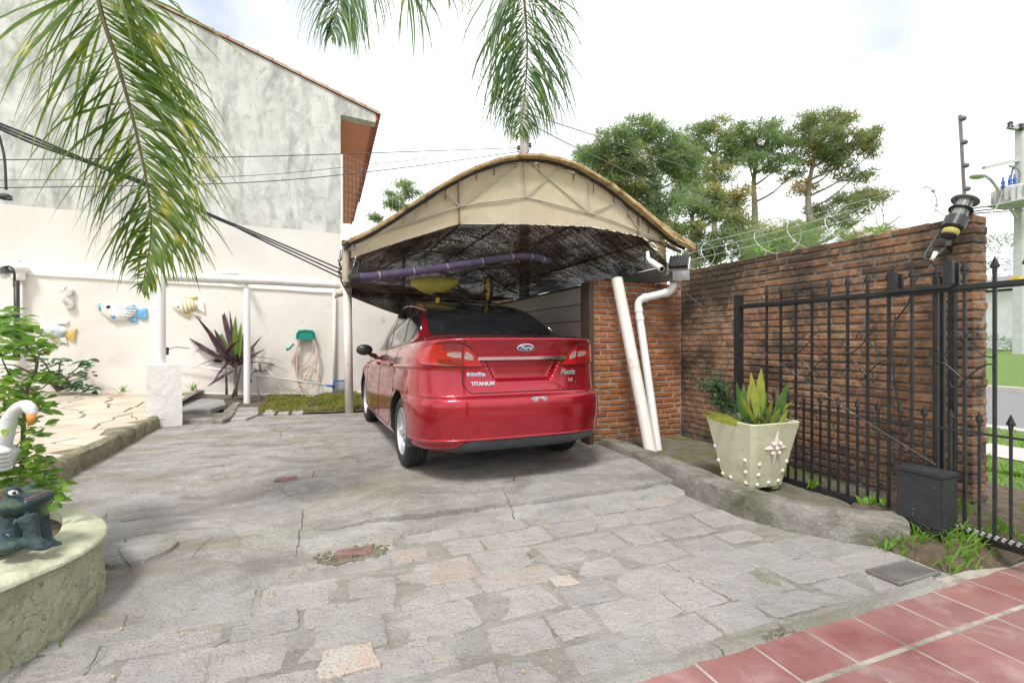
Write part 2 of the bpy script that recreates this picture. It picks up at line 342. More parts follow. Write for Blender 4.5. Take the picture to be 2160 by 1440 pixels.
mat('roof_tile', (.36, .10, .085), (.46, .16, .12), 9, .75, .3, 40, rnd=.1)
mat('rake_tile', (.36, .22, .17), (.45, .36, .30), 3, .85, .3, 30, rnd=.12)
mat('white_pvc', (.80, .79, .77), (.84, .83, .81), 3, .38, 0, stain=(.66, .62, .56), ssc=4, slo=.60, shi=.8)
mat('pvc_grimy', (.74, .69, .63), (.80, .76, .71), 3, .42, 0, stain=(.50, .42, .35), ssc=6, slo=.58, shi=.76)
mat('pedestal', (.70, .68, .65), (.78, .76, .73), 5, .9, .7, 50, .012, stain=(.52, .49, .43), ssc=3, slo=.55, shi=.78)
mat('grey_steel', (.20, .19, .18), (.30, .285, .27), 6, .55, .1, 40, metal=.35, stain=(.15, .11, .09), ssc=3, slo=.55, shi=.75)
mat('galv', (.48, .48, .48), (.62, .62, .62), 9, .45, metal=.6)
mat('black_iron', (.014, .014, .016), (.028, .027, .028), 20, .45, .15, 60, stain=(.075, .045, .03), ssc=9, slo=.66, shi=.76)
mat('black_box', (.022, .023, .025), (.035, .036, .04), 12, .5, .1, 50, speck=(.35, .35, .36), spsc=38, splo=.70, sphi=.73)
mat('silhouette_beige', (.40, .365, .31), (.50, .46, .40), 6, .7, stain=(.28, .2, .14), ssc=5, slo=.55, shi=.7)
mat('truss', (.13, .12, .115), (.20, .19, .18), 9, .6, metal=.3)
mat('rust', (.16, .07, .035), (.24, .11, .05), 20, .9)
mat('cane', (.42, .29, .14), (.60, .45, .25), 14, .75, .3, 60, stain=(.20, .085, .04), ssc=6, slo=.54, shi=.66, stain2=(.66, .55, .37), s2sc=8, s2lo=.55, s2hi=.7)
mat('black_rubber', (.018, .018, .018), (.03, .03, .03), 30, .75, .2, 80)
mat('black_plastic', (.02, .02, .022), (.032, .032, .034), 20, .35)
mat('valance', (.055, .06, .07), (.085, .09, .10), 9, .6, .1, 60)
mat('purple_foam', (.068, .052, .098), (.105, .082, .145), 14, .9, .5, 90, .01)
mat('yellow_plastic', (.40, .33, .05), (.55, .47, .12), 3, .4, stain=(.30, .24, .08), ssc=5, slo=.55, shi=.75)
mat('yellow_paint', (.65, .42, .04), (.72, .5, .08), 5, .4)
mat('alloy', (.62, .62, .63), (.7, .7, .71), 5, .3, metal=.85)
mat('chrome', (.82, .82, .83), None, 5, .08, metal=1)
mat('badge_blue', (.01, .03, .14), (.012, .04, .18), 5, .2, coat=1)
mat('white_print', (.8, .8, .8), None, 5, .4)
mat('blue_print', (.05, .09, .35), None, 5, .4)
mat('seam', (.02, .004, .006), None, 5, .6)
mat('lamp_dark_red', (.20, .006, .008), (.26, .008, .010), 30, .12, coat=1)
mat('lamp_clear', (.30, .20, .19), (.50, .38, .36), 60, .15, coat=1, bump=.3, bsc=200)
mat('dark_trim', (.012, .012, .013), None, 5, .25)
mat('scrape', (.42, .40, .40), (.12, .12, .13), 60, .8)
mat('teal_plastic', (.005, .22, .16), (.01, .28, .21), 4, .4)
mat('hose', (.66, .49, .41), (.72, .57, .48), 5, .5)
mat('blue_plastic', (.03, .10, .35), (.04, .13, .42), 5, .4)
mat('navy', (.02, .03, .16), (.03, .05, .25), 5, .4)
mat('cable', (.035, .035, .038), (.06, .06, .065), 9, .6)
mat('cable_grey', (.12, .12, .125), (.18, .18, .185), 9, .6)
mat('ceramic_white', (.76, .74, .70), (.84, .83, .80), 8, .4, .25, 45, stain=(.60, .48, .28), ssc=9, slo=.57, shi=.75)
mat('ceramic_cream', (.74, .68, .56), (.84, .80, .72), 12, .4, .25, 45, stain=(.55, .36, .15), ssc=12, slo=.55, shi=.72)
mat('ceramic_blue', (.10, .34, .62), (.20, .48, .72), 12, .4)
mat('ceramic_palegrey', (.52, .55, .58), (.72, .74, .76), 12, .4, stain=(.28, .46, .66), ssc=7, slo=.5, shi=.65)
mat('ochre', (.55, .36, .10), (.68, .48, .18), 12, .5)
mat('frog', (.012, .028, .034), (.03, .062, .064), 14, .5, .8, 40, .015, stain=(.085, .15, .035), ssc=9, slo=.56, shi=.66, speck=(.4, .42, .4), spsc=26, splo=.66, sphi=.70)
mat('swan', (.60, .60, .60), (.74, .74, .73), 12, .7, .5, 60, stain=(.42, .43, .42), ssc=8, slo=.58, shi=.75)
mat('orange', (.62, .20, .03), (.70, .28, .06), 9, .5, stain=(.3, .12, .05), ssc=20, slo=.6, shi=.7)
mat('lip_pink', (.20, .045, .045), None, 5, .5)
mat('pot', (.50, .50, .34), (.58, .575, .42), 5, .85, .5, 60, .01, stain=(.36, .36, .20), ssc=4, slo=.52, shi=.74)
mat('shell_pink', (.68, .56, .50), (.76, .66, .60), 12, .7, .2, 60)
mat('bark', (.15, .115, .085), (.24, .19, .145), 12, .95, .8, 30, .03)
mat('pine_bark', (.19, .16, .135), (.30, .26, .22), 6, .95)
mat('palm_rachis', (.10, .075, .04), (.17, .14, .07), 14, .7)
mat('palm_bark', (.22, .19, .16), (.32, .28, .24), 9, .95, .8, 30, .03)
mat('pole_concrete', (.46, .46, .46), (.55, .55, .54), 4, .9, .2, 40)
mat('pole_wood', (.26, .235, .22), (.40, .37, .35), 4, .9, .5, 30, stretch=(1, 1, .1))
mat('slate', (.24, .235, .225), (.34, .33, .31), 8, .9, .8, 40, .02, stain=(.15, .14, .10), ssc=3, slo=.5, shi=.7)
mat('mesh_wire', (.70, .66, .62), None, 5, .5)
mat('white_paint', (.78, .78, .76), (.82, .82, .80), 5, .6)
mat('far_wall', (.62, .63, .64), (.7, .71, .72), 2, .8)
mat('far_roof', (.40, .38, .37), (.48, .46, .44), 3, .8)
mat('lens', (.01, .01, .012), None, 5, .08)
mat('sticker', (.45, .47, .46), (.6, .62, .6), 60, .4)
leafmat('palm_leaf', (.12, .20, .055), (.19, .28, .06), 9, .58, .35, (.52, .48, .10), 6)
leafmat('palm_leaf_far', (.11, .19, .11), (.18, .28, .13), 9, .48, .35, (.33, .40, .08), 6)
leafmat('shrub_leaf', (.09, .20, .025), (.17, .30, .035), 9, .38, .35, (.33, .40, .05), 5)
leafmat('dark_leaf', (.035, .10, .04), (.06, .15, .06), 9, .25, .35)
leafmat('cordyline', (.045, .022, .030), (.085, .042, .050), 6, .22, .3, (.11, .07, .05), 6)
leafmat('cordyline_green', (.13, .22, .05), (.18, .28, .06), 6, .4, .35)
leafmat('snake_leaf', (.20, .25, .035), (.34, .36, .06), 14, .2, .4)
leafmat('snake_green', (.06, .13, .03), (.10, .19, .04), 22, .2, .4)
leafmat('grass_blade', (.19, .22, .05), (.32, .32, .09), 6, .35, .5, (.33, .30, .12), 4)
leafmat('grass_bright', (.13, .27, .03), (.20, .36, .05), 6, .35, .5)
leafmat('pine_needle', (.17, .24, .135), (.26, .34, .175), .55, .5, .6, (.37, .32, .14), .42)
leafmat('pine_needle_brown', (.18, .225, .13), (.27, .30, .165), .5, .5, .6, (.42, .29, .15), .36)
def special():
    t = NT('car_paint'); v = t.pos(False); fl = t.noise(v, 900, 2)
    col = t.mix(t.ramp(fl, .4, .6), (.34, .004, .017), (.46, .008, .028))
    MATS['car_paint'] = t.done(t.bsdf(col, t.ramp(t.noise(v, 4, 6, .7), .3, .7, .22, .32), .62, 1.0, .5))
    t = NT('tint_glass'); MATS['tint_glass'] = t.done(t.bsdf((.012, .014, .016), .03, 0, 0, .75))
    t = NT('lamp_red'); v = t.pos(False); MATS['lamp_red'] = t.done(t.bsdf((.46, .008, .010), .12, 0, 1, .5, nrm=t.bump(t.noise(v, 160, 2), .25, .004)))
    t = NT('polycarbonate'); v = t.pos(True); x = t.n('ShaderNodeSeparateXYZ', {0: v}).outputs[0]
    rib = t.math('SINE', t.math('MULTIPLY', x, 420.))
    col = t.mix(t.ramp(t.noise(t.pos(True, (6, 6, .6)), 1.2, 7), .35, .7), (.84, .75, .59), (.88, .81, .68))
    col = t.mix(t.ramp(rib, -1, 1, 0, .16), col, (.72, .64, .52))
    a = t.n('ShaderNodeMixShader', {0: .5, 1: t.bsdf(col, .45), 2: t.n('ShaderNodeBsdfTranslucent', {0: col}).outputs[0]}).outputs[0]
    MATS['polycarbonate'] = t.done(t.n('ShaderNodeMixShader', {0: .24, 1: a, 2: t.n('ShaderNodeBsdfTransparent', {0: (1, .95, .85)}).outputs[0]}).outputs[0])
    t = NT('roof_poly'); MATS['roof_poly'] = t.done(t.n('ShaderNodeMixShader', {0: .85, 1: t.bsdf((.8, .74, .62), .4), 2: t.n('ShaderNodeBsdfTransparent', {0: (1, .96, .88)}).outputs[0]}).outputs[0])
    t = NT('shade_net'); v = t.pos(True)
    vo = t.n('ShaderNodeTexVoronoi', {'Vector': v, 'Scale': 62}).outputs['Distance']
    hole = t.math('MULTIPLY', t.ramp(vo, .42, .60, 1, 0), t.ramp(t.noise(v, 2.3, 6, .6), .44, .62, .12, .85))
    a = t.bsdf(t.mix(t.ramp(t.noise(v, 5, 6), .4, .6), (.035, .027, .024), t.mix(t.ramp(t.noise(v, 70, 2), .48, .6), (.06, .046, .04), (.24, .185, .16))), .95, spec=.08, nrm=t.bump(vo, .6, .01))
    MATS['shade_net'] = t.done(t.n('ShaderNodeMixShader', {0: t.math('MULTIPLY', hole, .17), 1: a, 2: t.n('ShaderNodeBsdfTransparent').outputs[0]}).outputs[0])
    t = NT('fine_net'); v = t.pos(True)
    MATS['fine_net'] = t.done(t.n('ShaderNodeMixShader', {0: .35, 1: t.bsdf((.16, .18, .22), .8), 2: t.n('ShaderNodeBsdfTransparent').outputs[0]}).outputs[0])
    t = NT('clear_glass'); MATS['clear_glass'] = t.done(t.n('ShaderNodeMixShader', {0: .55, 1: t.bsdf((.45, .50, .46), .1), 2: t.n('ShaderNodeBsdfTransparent').outputs[0]}).outputs[0])
special()
# ---------------------------------------------------------------- ground and paving
def sheet(name, x0, x1, y0, y1, st, zf, m, skirt=None, xs=None):
    b = MB(); nx = max(1, int(round((x1-x0)/st))); ny = max(1, int(round((y1-y0)/st)))
    P = [[(x0+(x1-x0)*i/nx, y0+(y1-y0)*j/ny, zf(x0+(x1-x0)*i/nx, y0+(y1-y0)*j/ny)) for i in range(nx+1)] for j in range(ny+1)]
    b.grid(P)
    if skirt is not None:
        ring = P[0]+[r[-1] for r in P[1:]]+P[-1][::-1][1:]+[r[0] for r in P[::-1]][1:-1]
        n = len(ring); b.add([p for p in ring]+[(p[0], p[1], skirt) for p in ring], [(i, (i+1) % n, n+(i+1) % n, n+i) for i in range(n)])
    return struct(b.build(name, m, smooth=False, angle=35))
b = MB(); b.grid([[(x, y, -.22) for x in (-900, -60, -12, 0, 12, 60, 900)] for y in (-900, -60, -12, 0, 12, 60, 900)])
struct(b.build('ground', 'lawn_ground'))
def yedge(x): return 3.21+.05*nz3(x*1.7, 5)+.025*nz3(x*6, 2)+.02*nz3(x*17, 8)+(.60*sm(.05, -1.0, x))
def gz(x, y):
    k = sm(.5, -.35, x)*(1-sm(0, 1.3, y-yedge(x))); nn = .006*nz3(x*1.3, y*1.3)+.004*nz3(x*4, y*4, 3)
    return (1-k)*gz0(x, y)+k*(-.098+.06*sm(0, 1.3, y-yedge(x))+nn)
def gz0(x, y):
    return -.052+.052*sm(3.2, 3.8, y)+.03*sm(5, 8, y)*sm(.5, -1.6, x)+.006*nz3(x*1.3, y*1.3)+.004*nz3(x*4, y*4, 3)
b = MB(); NX, NY = 90, 110; P = []
for j in range(NY+1):
    row = []
    for i in range(NX+1):
        x = -2.0+4.68*i/NX; t = j/NY; y0 = yedge(x); y = y0+(9.0-y0)*t**1.7; row.append((x, y, gz(x, y)))
    P.append(row)
b.grid(P); r0 = P[0]; n = len(r0)
b.grid([[(p[0], p[1], -.15) for p in r0], [(p[0]+rnd(-.004, .004), p[1]+rnd(-.008, .004), p[2]-.02) for p in r0], r0])
b.grid([[(2.68, q[1], -.15) for q in (r[-1] for r in P)], [r[-1] for r in P]])
drive = struct(b.build('driveway', 'concrete', angle=40))
# upper slab of the car stand and lower strip in front of it
def upper(x, y): return .012+gz(x, y)+.004*nz3(x*6, y*6)
def strip_z(x, y): return -.088-.012*sm(3.2, 2.9, y)+.005*nz3(x*3, y*3, 7)
b = MB(); P = []
for j in range(7):
    row = []
    for i in range(81):
        x = -1.55+4.2*i/80; lo = 3.03+.06*nz3(x*1.5, 11)+.02*nz3(x*8, 4); y = lo+(yedge(x)+.03-lo)*j/6; row.append((x, y, strip_z(x, y)-(.06 if j == 0 else 0)))
    P.append(row)
b.grid(P); struct(b.build('concrete_strip', 'concrete_pale', angle=40))
# round concrete patch with a raised disc at its middle
b = MB(); P = []
for i in range(14):
    r = .80*i/13; P.append([(-.88+r*(1+.06*nz3(math.cos(q*PI/30)*1.5, math.sin(q*PI/30)*1.5))*math.cos(q*PI/30)*1.05, 3.15+r*.85*math.sin(q*PI/30)*(1+.08*nz3(math.cos(q*PI/30), 4)), -.082-.03*(i/13)**3-(.03 if i == 13 else 0)+.004*nz3(r*3*math.cos(q*PI/30), r*3*math.sin(q*PI/30))) for q in range(60)])
b.grid(P, loop=True); patch = struct(b.build('concrete_patch', 'concrete', angle=40))
b = MB(); cc = pz(287, 1160, -.07)
P = [[(cc.x+r*math.cos(q*PI/16)*(1+.05*nz3(q*.5, 0)), cc.y+r*math.sin(q*PI/16)*(1+.05*nz3(q*.5, 0)), z) for q in range(32)] for r, z in ((.195, -.10), (.188, -.060), (.17, -.048), (.08, -.045), (.0, -.044))]
b.grid(P, loop=True); b.build('cover_disc', 'concrete_pale', patch, smooth=False, angle=40)
# mortar bed with granite paving stones
TB = 1.47
def bedz(x, y): return -.128-.012*sm(3.0, 1.5, y)+.004*nz3(x*5, y*5)+.003*nz3(x*14, y*14)
bed = sheet('paving_bed', -3.2, 3.3, TB-.03, 3.22, .045, bedz, 'mortar_bed')
random.seed(21); y = TB+.05; k = 0
while y < 3.02:
    h = rnd(.19, .28); x = -3.0+rnd(0, .2)
    while x < 3.15:
        wd = rnd(.22, .44); g = rnd(.006, .032); yy = y+.03*math.sin(x*1.1+k)+.05*nz3(x*2, y)
        if not ((x+wd/2+.9)**2/.72+(yy-3.15)**2/.50 < 1 or x+wd/2 < -1.0-.9*(2.9-yy) and yy > 2.2 or (x+wd > 2.72 and yy+h > 2.35) or (x+wd > 2.95 and yy+h > 1.95)):
            pl = [(x+g/2, yy+g/2), (x+wd-g/2, yy+g/2+rnd(-.012, .012)), (x+wd-g/2+rnd(-.02, .02), yy+h-g/2), (x+g/2+rnd(-.02, .02), yy+h-g/2+rnd(-.012, .012))]
            # clip the corners
            q = []
            for i in range(4):
                a, p, c = pl[i-1], pl[i], pl[(i+1) % 4]; f1 = rnd(.015, .10); f2 = rnd(.015, .10)
                q += [(p[0]+(a[0]-p[0])*f1, p[1]+(a[1]-p[1])*f1), (p[0]+(c[0]-p[0])*f2, p[1]+(c[1]-p[1])*f2)]
            q = roughen(q, .028, .007); cx = sum(p[0] for p in q)/len(q); cy = sum(p[1] for p in q)/len(q)
            zt = bedz(cx, cy)+rnd(.002, .011); tx, ty = rnd(-.04, .04), rnd(-.04, .04)
            mb = MB(); mb.slabstone(q, zt-.035, zt, .005, lambda X, Y, Z: (X, Y, Z+(X-cx)*tx+(Y-cy)*ty))
            mb.build('paving_stone', 'granite', bed, origin=(cx, cy, zt))
        x += wd
    y += h; k += 1
# damp mossy hollow in the paving with one reddish stone
random.seed(44); hc = pz(735, 1168, -.12); pp = [(hc.x+.24*(1+.25*nz3(math.cos(a)*2, math.sin(a)*2, 3)+.22*nz3(a*6, 2))*math.cos(a)*.8, hc.y+.13*(1+.3*nz3(math.cos(a)*2, math.sin(a)*2, 8)+.25*nz3(a*7, 7))*math.sin(a)*.85) for a in np.linspace(0, 2*PI, 90)[:-1]]
mb = MB()
for i in range(150):
    a_ = rnd(0, 2*PI); r_ = rnd(.55, 1.15)+.12*random.gauss(0, 1); x_, y_ = hc.x+.02+.17*r_*math.cos(a_), hc.y+.085*r_*math.sin(a_); s_ = rnd(.006, .022); mb.ell((x_, y_, bedz(x_, y_)+.004), (s_*1.4, s_, rnd(.004, .008)), Matrix.Rotation(rnd(0, 3), 3, 'Z'), 7, 4)
mb.build('moss_clumps', 'wet_moss', bed, kind='stuff', weld=False)
q = roughen([(hc.x-.10, hc.y-.05), (hc.x+.14, hc.y-.04), (hc.x+.15, hc.y+.06), (hc.x-.06, hc.y+.055)], .03, .012); mb = MB(); mb.slabstone(q, -.15, -.109, .008); mb.build('paving_stone', 'red_stone', bed, origin=(hc.x, hc.y, -.11))
for (x_, y_, s_) in ((735, 1385, .11), (1190, 1222, .065)):
    c_ = pz(x_, y_, -.118); q = roughen([(c_.x-s_, c_.y-s_*.7), (c_.x+s_, c_.y-s_*.8), (c_.x+s_*.9, c_.y+s_*.7), (c_.x-s_*.9, c_.y+s_*.8)], .03, .010); mb = MB(); mb.slabstone(q, -.15, bedz(c_.x, c_.y)+.017, .005); mb.build('paving_stone', 'orange_stone', bed, origin=(c_.x, c_.y, -.12))
c_ = pz(603, 1018, -.04); mb = MB(); mb.slabstone(roughen([(c_.x-.09, c_.y-.04), (c_.x+.09, c_.y-.05), (c_.x+.08, c_.y+.05), (c_.x-.08, c_.y+.04)], .03, .01), -.15, gz(c_.x, c_.y)+.012, .006); mb.build('paving_stone', 'red_stone', bed, origin=(c_.x, c_.y, -.04))
# red clay tiles
tiles = sheet('tile_floor', -1.2, 5.2, -3.0, TB+.05, .2, lambda x, y: -.1295, 'grout')
me = None; random.seed(5)
tm = []
for kx in range(4):
    mb = MB(); s_ = .1405
    mb.slabstone([(-s_, -s_), (s_, -s_), (s_, s_), (-s_, s_)], -.02, 0, .003); me = mb.mesh('tile'); me.materials.append(M['red_tile']); tm.append(me)
ROW1 = 1.249*1.0-.03
for r in range(0, 5):
    for c in range(-4, 15):
        xx = .285+c*.291; yy = ROW1+.1495+.003-r*.291-(.009 if r else 0)
        if r == 0:
            mb = MB(); s_ = .1405; top = min(s_, TB-yy)
            pl = [(xx-s_, yy-s_), (xx+s_, yy-s_), (xx+s_, yy+top-.01+.02*nz3(c*.7, 1)), (xx, yy+top-.02+.02*nz3(c, 3)), (xx-s_, yy+top-.01+.02*nz3(c*.7-.7, 1))]
            mb.slabstone(roughen(pl[2:]+pl[:2], .5, 0), -.155, -.127, .003); mb.build('tile', 'red_tile', tiles, origin=(xx, yy, -.127))
        elif xx > -.4: inst(tm[c % 4], 'tile', tiles, (xx, yy, -.127+rnd(-.001, .001)))
# crumbled cement over the tile edge
b = MB(); P = []
for j in range(5):
    P.append([(x_, TB-.035+.05*j/4*2+(.035*nz3(x_*3, 9)+.02*nz3(x_*11, 2) if j < 1 else 0), -.1255+.010*math.sin(PI*min(1, j/3))-(.012 if j == 0 else 0)+.003*nz3(x_*20, j)) for x_ in [(-.6+3.5*i/140) for i in range(141)]])
b.grid(P); struct(b.build('cement_edge', 'mortar_bed', angle=50))
# soil and grass by the gate
def soilz(x, y): return -.09*sm(1.56, 1.47, y)-.09*sm(3.10, 2.96, x)-.12+.10*sm(3.0, 3.35, x)*sm(1.3, 1.7, y)+.06*sm(3.2, 3.6, x)+.02*nz3(x*5, y*5)
sheet('soil', 2.94, 4.6, 1.46, 2.2, .04, soilz, 'soil')
KX = [3.20, 3.10, 2.92, 2.76, 2.68, 2.67, 2.69, 2.72]; KY = [1.80, 1.88, 2.06, 2.32, 2.62, 2.95, 3.4, 4.44]
def moundz(x, y): return -.28*sm(.09, .04, x-float(np.interp(y, KY, KX)))-.035+.03*sm(2.4, 4.4, y)-.13*sm(2.35, 2.0, y)+.012*nz3(x*4, y*4)
sheet('planting_bed', 2.7, 3.86, 1.95, 4.55, .06, moundz, 'moss_bed')
# terrace of crazy paving on the left
def terz(x, y): return .165+.04*sm(-2, -4.5, x)+.11*sm(6.5, 9.6, y)
b = MB(); P = [[(x_, y_, terz(x_, y_)-.012) for x_ in (-8, -6, -4.5, -3.2, -2.4, -1.96)] for y_ in (3.9, 5, 6, 7.0, 8, 9, 9.7)]
b.grid(P); ter = struct(b.build('terrace', 'flag_joint'))
random.seed(12)
for pl in voronoi_cells(-5.4, -2.0, 4.6, 9.55, 8, 12, .42, .034):
    cx = sum(p[0] for p in pl)/len(pl); cy = sum(p[1] for p in pl)/len(pl)
    if (cx-.36/1*0) > 9: continue
    mb = MB(); mb.slabstone(roughen(pl, .14, .010), -.02, .002, .004, lambda X, Y, Z: (X, Y, Z+terz(X, Y)))
    mb.build('flagstone', 'flagstone', ter, origin=(cx, cy, terz(cx, cy)))
b = MB(); P = []
for j, (dz, dx) in enumerate(((-.35, .03), (-.08, .025), (-.02, .012), (.0, -.01), (.0, -.10), (-.06, -.12))):
    P.append([(-1.95+dx+.018*nz3(y_*3, j*.7)+.01*nz3(y_*9, j), y_, terz(-1.95, y_)+dz-.002+.006*nz3(y_*6, j)) for y_ in [3.9+3.3*i/60 for i in range(61)]])
b.grid(P); b.build('terrace_edge', 'mossy_plaster', ter, angle=50)
# lawn strip in front of the garden wall
def lawnz(x, y): return .03+.07*sm(8, 9.6, y)+.012*nz3(x*3, y*3)
sheet('lawn_strip', -2.0, 2.7, 7.75, 9.62, .12, lawnz, 'soil')
def grass(name, n, place, m, label, h=(.04, .09), wd=.006, seed=1, lean=.6):
    random.seed(seed); mb = MB()
    for i in range(n):
        p = Vector(place()); q = rnd(0, 2*PI); hh = rnd(*h); d = Vector((math.cos(q)*lean*rnd(.2, 1), math.sin(q)*lean*rnd(.2, 1), 1)).normalized(); sd = d.cross(Vector((math.cos(q+1), math.sin(q+1), .2))).normalized()*wd
        mid = p+d*hh*.55; tip = p+d*hh+Vector((d.x, d.y, -.25))*hh*.4
        mb.add([p-sd, p+sd, mid+sd*.8, mid-sd*.8, tip], [(0, 1, 2, 3), (3, 2, 4)])
    o = mb.build(name, m, kind='stuff', weld=False); return tag(o, label, 'grass')
def pl_():
    while 1:
        x = rnd(-.95, .55); y = rnd(7.9, 9.55)
        if nz3(x*2.2, y*2.2)+.35*nz3(x*7, y*7) > -.28: return (x, y, lawnz(x, y)-.005)
grass('lawn_grass', 7000, pl_, 'grass_blade', 'dry yellowish grass strip in front of cream wall', (.04, .10), .006, 3)
mb = MB()
b = MB()
# a few setts showing in the grass strip
sl_ = thing('stone_setts', 'pale stone setts sunk in the grass strip beside the slab', 'paving', (-.6, 8.1, .05))
random.seed(9)
for i in range(3):
    for j in range(5):
        x, y = -.85+i*.19, 7.72+j*.17
        mb = MB(); mb.slabstone(roughen([(x, y), (x+.15, y+.01), (x+.15, y+.14), (x, y+.13)], .07, .008), .0, lawnz(x, y)+.02, .008); mb.build('sett', 'granite', sl_, origin=(x, y, .05))
def pg_():
    while 1:
        x = rnd(3.05, 4.0); y = rnd(1.50, 2.0)
        if nz3(x*3.5, y*3.5, 2) > .02-.3*sm(1.72, 1.5, y): return (x, y, soilz(x, y))
grass('gate_grass', 480, pg_, 'grass_bright', 'bright green grass tufts on soil below the gate', (.04, .11), .005, 4, .9)
# street side
random.seed(3)
b = MB(); b.grid([[(x, y, -.06) for x in (3.9, 6.6)] for y in (-30, 1, 10, 60)]); struct(b.build('verge', 'lawn_ground'))
b = MB(); b.grid([[(x, y, -.05) for x in (6.2, 6.95)] for y in (-30, 1, 10, 60)]); struct(b.build('street_pavement', 'sidewalk'))
b = MB(); b.grid([[(x, y, -.06) for x in (6.95, 8.2)] for y in (-30, 1, 10, 60)]); struct(b.build('verge', 'lawn_ground'))
b = MB(); b.box(8.2, 8.45, -30, 70, -.3, -.04); struct(b.build('street_kerb', 'sidewalk'))
b = MB(); b.grid([[(x, y, -.15) for x in (8.45, 15.6)] for y in (-30, 1, 10, 80)]); struct(b.build('road', 'asphalt'))
b = MB(); b.box(15.6, 15.9, -30, 80, -.3, -.03); struct(b.build('street_kerb', 'sidewalk'))
b = MB(); b.grid([[(x, y, z) for x, z in ((15.9, -.04), (26, .25), (60, .9), (200, 1.))] for y in (-60, 1, 10, 120)]); struct(b.build('far_lawn', 'lawn_ground'))
def pv_():
    x = rnd(4.1, 8.2); return (x, rnd(1.2, 6.5) if x > 5 else rnd(1.0, 4), -.06) if not 6.2 < x < 6.95 else (5.5, rnd(1.5, 4), -.06)
grass('verge_grass', 5000, pv_, 'grass_bright', 'sunlit green verge grass beyond the gate', (.03, .07), .006, 6, .9)
# ---------------------------------------------------------------- bricks
def brick_meshes(L_, D_, H_, m, n=8, seed=1):
    random.seed(seed); out = []
    for i in range(n):
        bm = bmesh.new(); bmesh.ops.create_cube(bm, size=1)
        for v in bm.verts: v.co = Vector((v.co.x*L_+rnd(-.006, .006), v.co.y*D_+rnd(-.004, .004), v.co.z*H_+rnd(-.004, .004)))
        bmesh.ops.bevel(bm, geom=list(bm.edges), offset=rnd(.005, .009), segments=1, affect='EDGES')
        me = bpy.data.meshes.new('brick'); bm.to_mesh(me); bm.free(); me.materials.append(M[m]); out.append(me)
    return out
CH = .0618
def lay(parent, mlist, cells, keep=300, m='brick'):
    cells.sort(key=lambda c: (Vector(c[0])-Vector((0, 0, CZ))).length)
    rest = MB()
    for i, (c, ln, rz) in enumerate(cells):
        if i < keep: inst(random.choice(mlist), 'brick', parent, Vector(c)+Vector((rnd(-.003, .003), rnd(-.003, .003), rnd(-.002, .002))), rz+rnd(-.012, .012)+random.choice((0, PI)), (ln/.245, 1, 1))
        else: rest.obox(c, (ln-.004, .115, .047), Matrix.Rotation(rz, 3, 'Z'), .003)
    if rest.v: o = rest.build('bricks', m, parent, kind='stuff')
XW, Y0, Y1, ZT = 3.85, 1.80, 4.52, 1.905
bw = thing('brick_wall', 'old sooty brick wall with razor wire behind the black gate', 'wall', (XW+.08, 3.1, -.1))
bm_ = brick_meshes(.245, .118, .0475, 'brick'); random.seed(31); cells = []
b = MB(); b.box(XW+.012, XW+.158, Y0+.012, Y1+.10, -.12, ZT-.012); b.build('mortar', 'mortar', bw)
nc = int((ZT+.10)/CH)
for k in range(nc):
    z = -.10+CH*(k+.5)+(ZT+.10-nc*CH); y = Y0+(.0 if k % 2 else .13); first = True
    if k % 2 == 0: cells += [((XW+.0535, Y0+.058, z), .105, 0), ((XW+.131, Y0+.062, z), .045, 0)]; 
    while y < Y1-.05:
        ln = rnd(.215, .255) if not first else .245
        if y+ln > Y1-.06: ln = Y1-y
        cells.append(((XW+.059, y+ln/2-.006, z), ln-.014, PI/2)); y += ln; first = False
    if k % 2 == 1: cells.append(((XW+.0985, Y0+.130, z), .24, PI/2))
lay(bw, bm_, cells)
# shorter brick wall closing the carport side
bs = thing('brick_wall', 'orange brick end wall beside the red car under the gutter', 'wall', (3.2, 4.6, 0))
bm2 = brick_meshes(.245, .118, .0475, 'brick_shed', seed=2); random.seed(32); cells = []
YS, XS0, XS1 = 4.5, 2.62, 3.845
b = MB(); b.box(XS0+.012, XS1-.001, YS+.010, YS+.14, -.1, 1.735); b.build('mortar', 'mortar_light', bs)
for k in range(29):
    z = -.04+CH*(k+.5); x = XS0+(0 if k % 2 else -.12)
    while x < XS1-.05:
        ln = rnd(.23, .26); a, c = max(x, XS0), min(x+ln, XS1-.003)
        if c-a > .04: cells.append((((a+c)/2, YS+.059, z), c-a-.014, 0))
        x += ln
lay(bs, bm2, cells, m='brick_shed')
# shed side of grey boards
sh = thing('shed', 'grey boarded shed side behind the car', 'shed', (2.7, 6.5, 0))
b = MB(); b.box(2.66, 3.4, 4.66, 8.9, -.05, 1.72); b.build('wall', 'dark_wood', sh)
b = MB(); b.box(2.585, 2.64, 4.44, 4.62, -.05, 1.72); b.build('door_frame', 'dark_wood', sh)
for k in range(9):
    mb = MB(); mb.obox((2.645, 6.75, .10+k*.187), (.024, 4.2, .178), Matrix.Rotation(.05, 3, 'Y')); mb.build('board', 'board', sh, origin=(2.645, 6.75, .1+k*.187))
